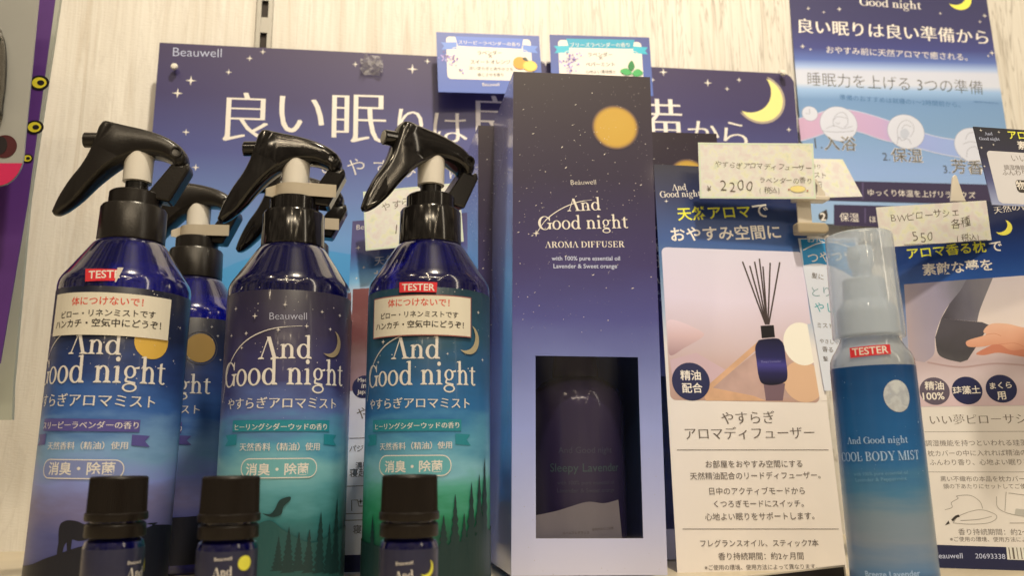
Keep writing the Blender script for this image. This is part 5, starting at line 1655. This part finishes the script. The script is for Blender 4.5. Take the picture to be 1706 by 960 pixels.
for t, a, b in (('調湿機能を持つといわれる珪藻土に', (-34.71, 65.00), (24.06, 64.34)), ('枕カバーの中に入れれば精油のほのかな', (-34.12, 59.32), (30.33, 59.07)), ('ふんわり香り、心地よい眠りをサポート', (-33.76, 54.35), (31.04, 53.93)),
                ('黒い不織布の本品を枕カバーの内側の', (-29.24, 45.43), (25.98, 45.06)), ('頭の下あたりにセットしてご使用ください', (-28.17, 41.51), (27.75, 41.25)), ('香り持続期間：約2〜3ヶ月', (-23.56, 16.83), (19.91, 16.87)), ('※ご使用の環境、使用方法によって異なります', (-28.20, 13.32), (29.42, 13.57))):
    R.text(t, a, b, SG, 'sans')
for pts in ([(-28.91, 30.20), (-25.10, 31.49), (-25.10, 34.06), (-21.48, 36.31), (-21.93, 37.60), (-15.23, 37.90), (-10.83, 34.69), (-9.82, 30.85)],
            [(-25.50, 23.17), (-22.02, 27.01), (-12.00, 30.21), (-4.79, 28.32), (-3.64, 25.79), (-8.12, 23.25), (-17.45, 22.57), (-25.50, 23.17)], [(-21.73, 24.46), (-12.65, 25.13), (-5.89, 26.73)],
            [(-2.14, 37.23), (-2.30, 31.49), (2.60, 28.33), (11.72, 26.47)], [(2.95, 39.77), (1.00, 29.59)], [(4.05, 39.12), (13.29, 37.82)], [(2.51, 23.30), (11.28, 23.34)]):
    R.strip('sketch_print', smooth_line(pts), .3, flat('sketch_line_ink', K(150, 136, 116), .5))
R.strip('sketch_print', smooth_line([(-25.96, 24.44), (-23.91, 26.36), (-22.02, 27.01)]), 1.2, BLACKINK)
R.poly('sketch_print', [(-29.90, 21.87), (-27.77, 24.43), (-27.36, 22.84)], BLACKINK)
R.poly('sketch_print', [(5.46, 27.71), (12.21, 25.84), (12.82, 30.24), (6.47, 30.86)], flat('sketch_fill_ink', K(178, 166, 142), .5))
R.poly('band_print', [(-39.78, -0.35), (39.98, -2.03), (41.79, 9.74), (-39.00, 11.63)], flat('navy_band_ink', K(30, 32, 66), .4))
R.text('Beauwell', (-37.11, 4.40), (-22.97, 4.60), flat('dim_white_ink', K(205, 200, 200), 0.4), 'sans', bottom=False)
R.text('20693338', (-16.72, 4.69), (-2.04, 4.58), flat('dim_white_ink', K(205, 200, 200), 0.4), 'sans', bottom=False)
R.poly('band_print', [(-1.21, 4.29), (16.63, 3.94), (17.02, 10.68), (-0.92, 10.78)], flat('barcode_paper', K(214, 200, 170), .45))
for k in range(9):
    x = 0.3 + k * 1.9
    R.strip('band_print', [(x, 4.6), (x, 10.5)], (.5, .9, .4)[k % 3], GREYINK)
R.finish()

# ================================================================== black-topped card at the right edge
P = dict(loc=(0.3287, 0.3750, 0.1864), yaw=2.36, lean=8.76, roll=-0.37, w=72.1, h=45.5)
fc = card('header_card', P, 'black-topped card with a white rounded panel overlapping the top of the pillow card', 'card',
          grad('header_print', 'Y', [(P['h'], (14, 14, 28)), (27.3, (26, 24, 54)), (13.9, (70, 70, 118)), (0, (150, 150, 170))], .38), .5)
R = Printing(fc)
R.poly('panel_print', rounded(-32.0, 1.0, P['w'] / 2 - 4, 31.4, 2.4), flat('panel_paper', K(206, 192, 172), .42, vary=.02, bscale=40))
R.text('And', (-30.38, 40.68), (-25.71, 40.99), flat('dim_white_ink', K(205, 200, 200), .4), 'serif', part='wordmark')
R.text('Good night', (-34.30, 37.54), (-22.21, 37.99), flat('dim_white_ink', K(205, 200, 200), .4), 'serif', part='wordmark')
R.text('アロマ香る枕で', (-16.25, 39.10), (23.05, 40.25), YELLOW, 'bold')
R.text('素敵な夢を', (-12.42, 33.24), (13.94, 33.85), WHITE, 'bold')
R.text('いい夢', (-17.88, 25.79), (-4.30, 26.27), GREYINK, 'light')
R.text('調湿機能を持つといわれる', (-23.78, 20.52), (14.31, 22.41), SG, 'sans')
R.text('ふんわり香りで眠りを', (-25.65, 17.27), (11.46, 18.71), SG, 'sans')
R.poly('badge_print', rounded(-19.5, 7.7, -19.5 + 40, 15.0, 2), BLACKINK)
R.text('物語を', (-19.32, 9.33), (-3.43, 9.85), WHITE, 'bold', part='badge_print')
for p_, s in (((-32.19, 43.44), 1.0), ((-21.65, 43.08), .9), ((-34.37, 32.90), .9), ((-26.79, 35.18), .8), ((-35.27, 21.93), .8)):
    R.star(p_, s)
R.finish()

# small black name plate at the foot of the reed diffuser card
P = dict(loc=(0.1868, 0.4000, -0.0089), yaw=2.83, lean=-2.37, roll=3.92, w=53.0, h=16.2)
nb = card('shelf_tag', P, 'small tilted black tag with pale edges at the foot of the reed diffuser card', 'tag', flat('tag_paper', (.62, .58, .52, 1), .4), 1.0)
R = Printing(nb)
w, h = P['w'] / 2, P['h']
R.poly('face_print', [(-w, -.2), (w - .9, -.2), (w - .9, h - .8), (-w, h - .8)], flat('tag_black', (.014, .012, .014, 1), .35))
R.finish()

# ================================================================== things hanging at the left edge
def hang(name, pts, label, cat, mat, y, thick, group=None):
    """a sheet hanging parallel to the wall; outline in mm as (x, z)"""
    o = link(name, mesh_of(slab(pts, 0, thick, axis='y'), name), None, (mat,))
    o.location = (0, y, 0)
    tag(o, label, cat, group)
    return o


hang('divider_panel', [(-241.28, 85.45), (-242.81, 107.36), (-244.76, 226.50), (-238.67, 383.81), (-256.24, 382.62), (-266.40, 159.56), (-261.84, 85.51)], 'pale grey-green panel edge standing between the purple card and the wall', 'panel', flat('grey_green_panel', K(168, 160, 128), .45, vary=.05, bscale=30), .545, 3)
pc = hang('backing_card', [(-237.88, 116.92), (-232.47, 215.73), (-229.10, 357.63), (-304.83, 352.67), (-289.68, 116.64)], 'deep purple backing card with yellow spots hanging behind the grey package', 'backing card', flat('purple_print', K(82, 40, 110), .45, vary=.12, bscale=18), .515, 1)
bp = empty('blister_pack', (0, .485, 0))
tag(bp, 'grey blister package with a rounded pink lower corner and a dark round badge', 'package')
cor = smooth_line([(-223.89, 244.10), (-223.82, 230.23), (-226.25, 222.19), (-230.89, 217.00), (-237.72, 214.63)], 5)
link('backing', mesh_of(slab([(-225.24, 340.02)] + cor + [(-281.77, 211.80), (-287.07, 335.98)], 0, 1.2, axis='y'), 'backing'), bp, (flat('grey_card', K(150, 140, 118), .35, vary=.04, bscale=30),))
cor2 = smooth_line([(-223.91, 229.50), (-226.25, 222.19), (-230.91, 217.18), (-237.74, 214.81)], 5)
link('pink_panel', mesh_of(slab([(-267.92, 227.92)] + cor2 + [(-266.18, 213.01)], -.3, -.1, axis='y'), 'pink_panel'), bp, (flat('pink_print', K(190, 36, 72), .35),))
bl_ = link('blister', mesh_of(slab(smooth_line([(-264.60, 312.64), (-245.34, 312.23), (-240.73, 306.34), (-238.06, 296.55), (-236.52, 281.46), (-236.40, 264.25), (-238.11, 252.34), (-257.55, 249.32)], 4), -9, -.1, axis='y'), 'blister'), bp, (glassy('blister_plastic', (.75, .72, .68, 1), .05),))
bevel(bl_, 3, 3)
tool = link('tool', mesh_of(slab([(-263.93, 306.56), (-244.70, 306.12), (-241.27, 298.66), (-238.70, 273.84), (-239.12, 258.94), (-258.28, 255.89)], -7, -1.5, axis='y'), 'tool'), bp, (flat('chrome', (.4, .38, .35, 1), .18, .5, 1.0),))
bevel(tool, 1.5, 2)
c_ = (-234.48, 239.29)
link('round_badge', mesh_of(slab(arc(c_[0], c_[1], 6.6, 6.9, 0, 351, 39), -.35, -.1, axis='y'), 'round_badge'), bp, (flat('badge_maroon', K(70, 22, 22), .4),))
link('badge_dark_oval', mesh_of(slab(arc(c_[0] - 2.2, c_[1] + .4, 3.6, 5.4, 0, 351, 30), -.5, -.36, axis='y'), 'badge_dark_oval'), bp, (flat('badge_black', K(30, 22, 20), .4),))  # black oval of the red and black badge
YR = flat('purple_card_yellow', K(216, 190, 40), .45)
BK = flat('purple_card_black', K(24, 18, 18), .45)
for n_, (c, r) in enumerate((((-232.98, 292.49), 4.6), ((-232.95, 263.13), 4.2), ((-235.13, 242.80), 2.6))):
    link('spot_print', mesh_of(slab(arc(c[0], c[1], r * 1.25, r * 1.1, 0, 351, 30), -.3, -.1, axis='y'), 'spot_print'), pc, (BK,))
    link('spot_print', mesh_of(slab(arc(c[0], c[1], r * .92, r * .78, 0, 351, 30), -.5, -.31, axis='y'), 'spot_print'), pc, (YR,))
    link('spot_print', mesh_of(slab(arc(c[0] + r * .2, c[1], r * .45, r * .36, 0, 351, 30), -.7, -.51, axis='y'), 'spot_print'), pc, (BK,))
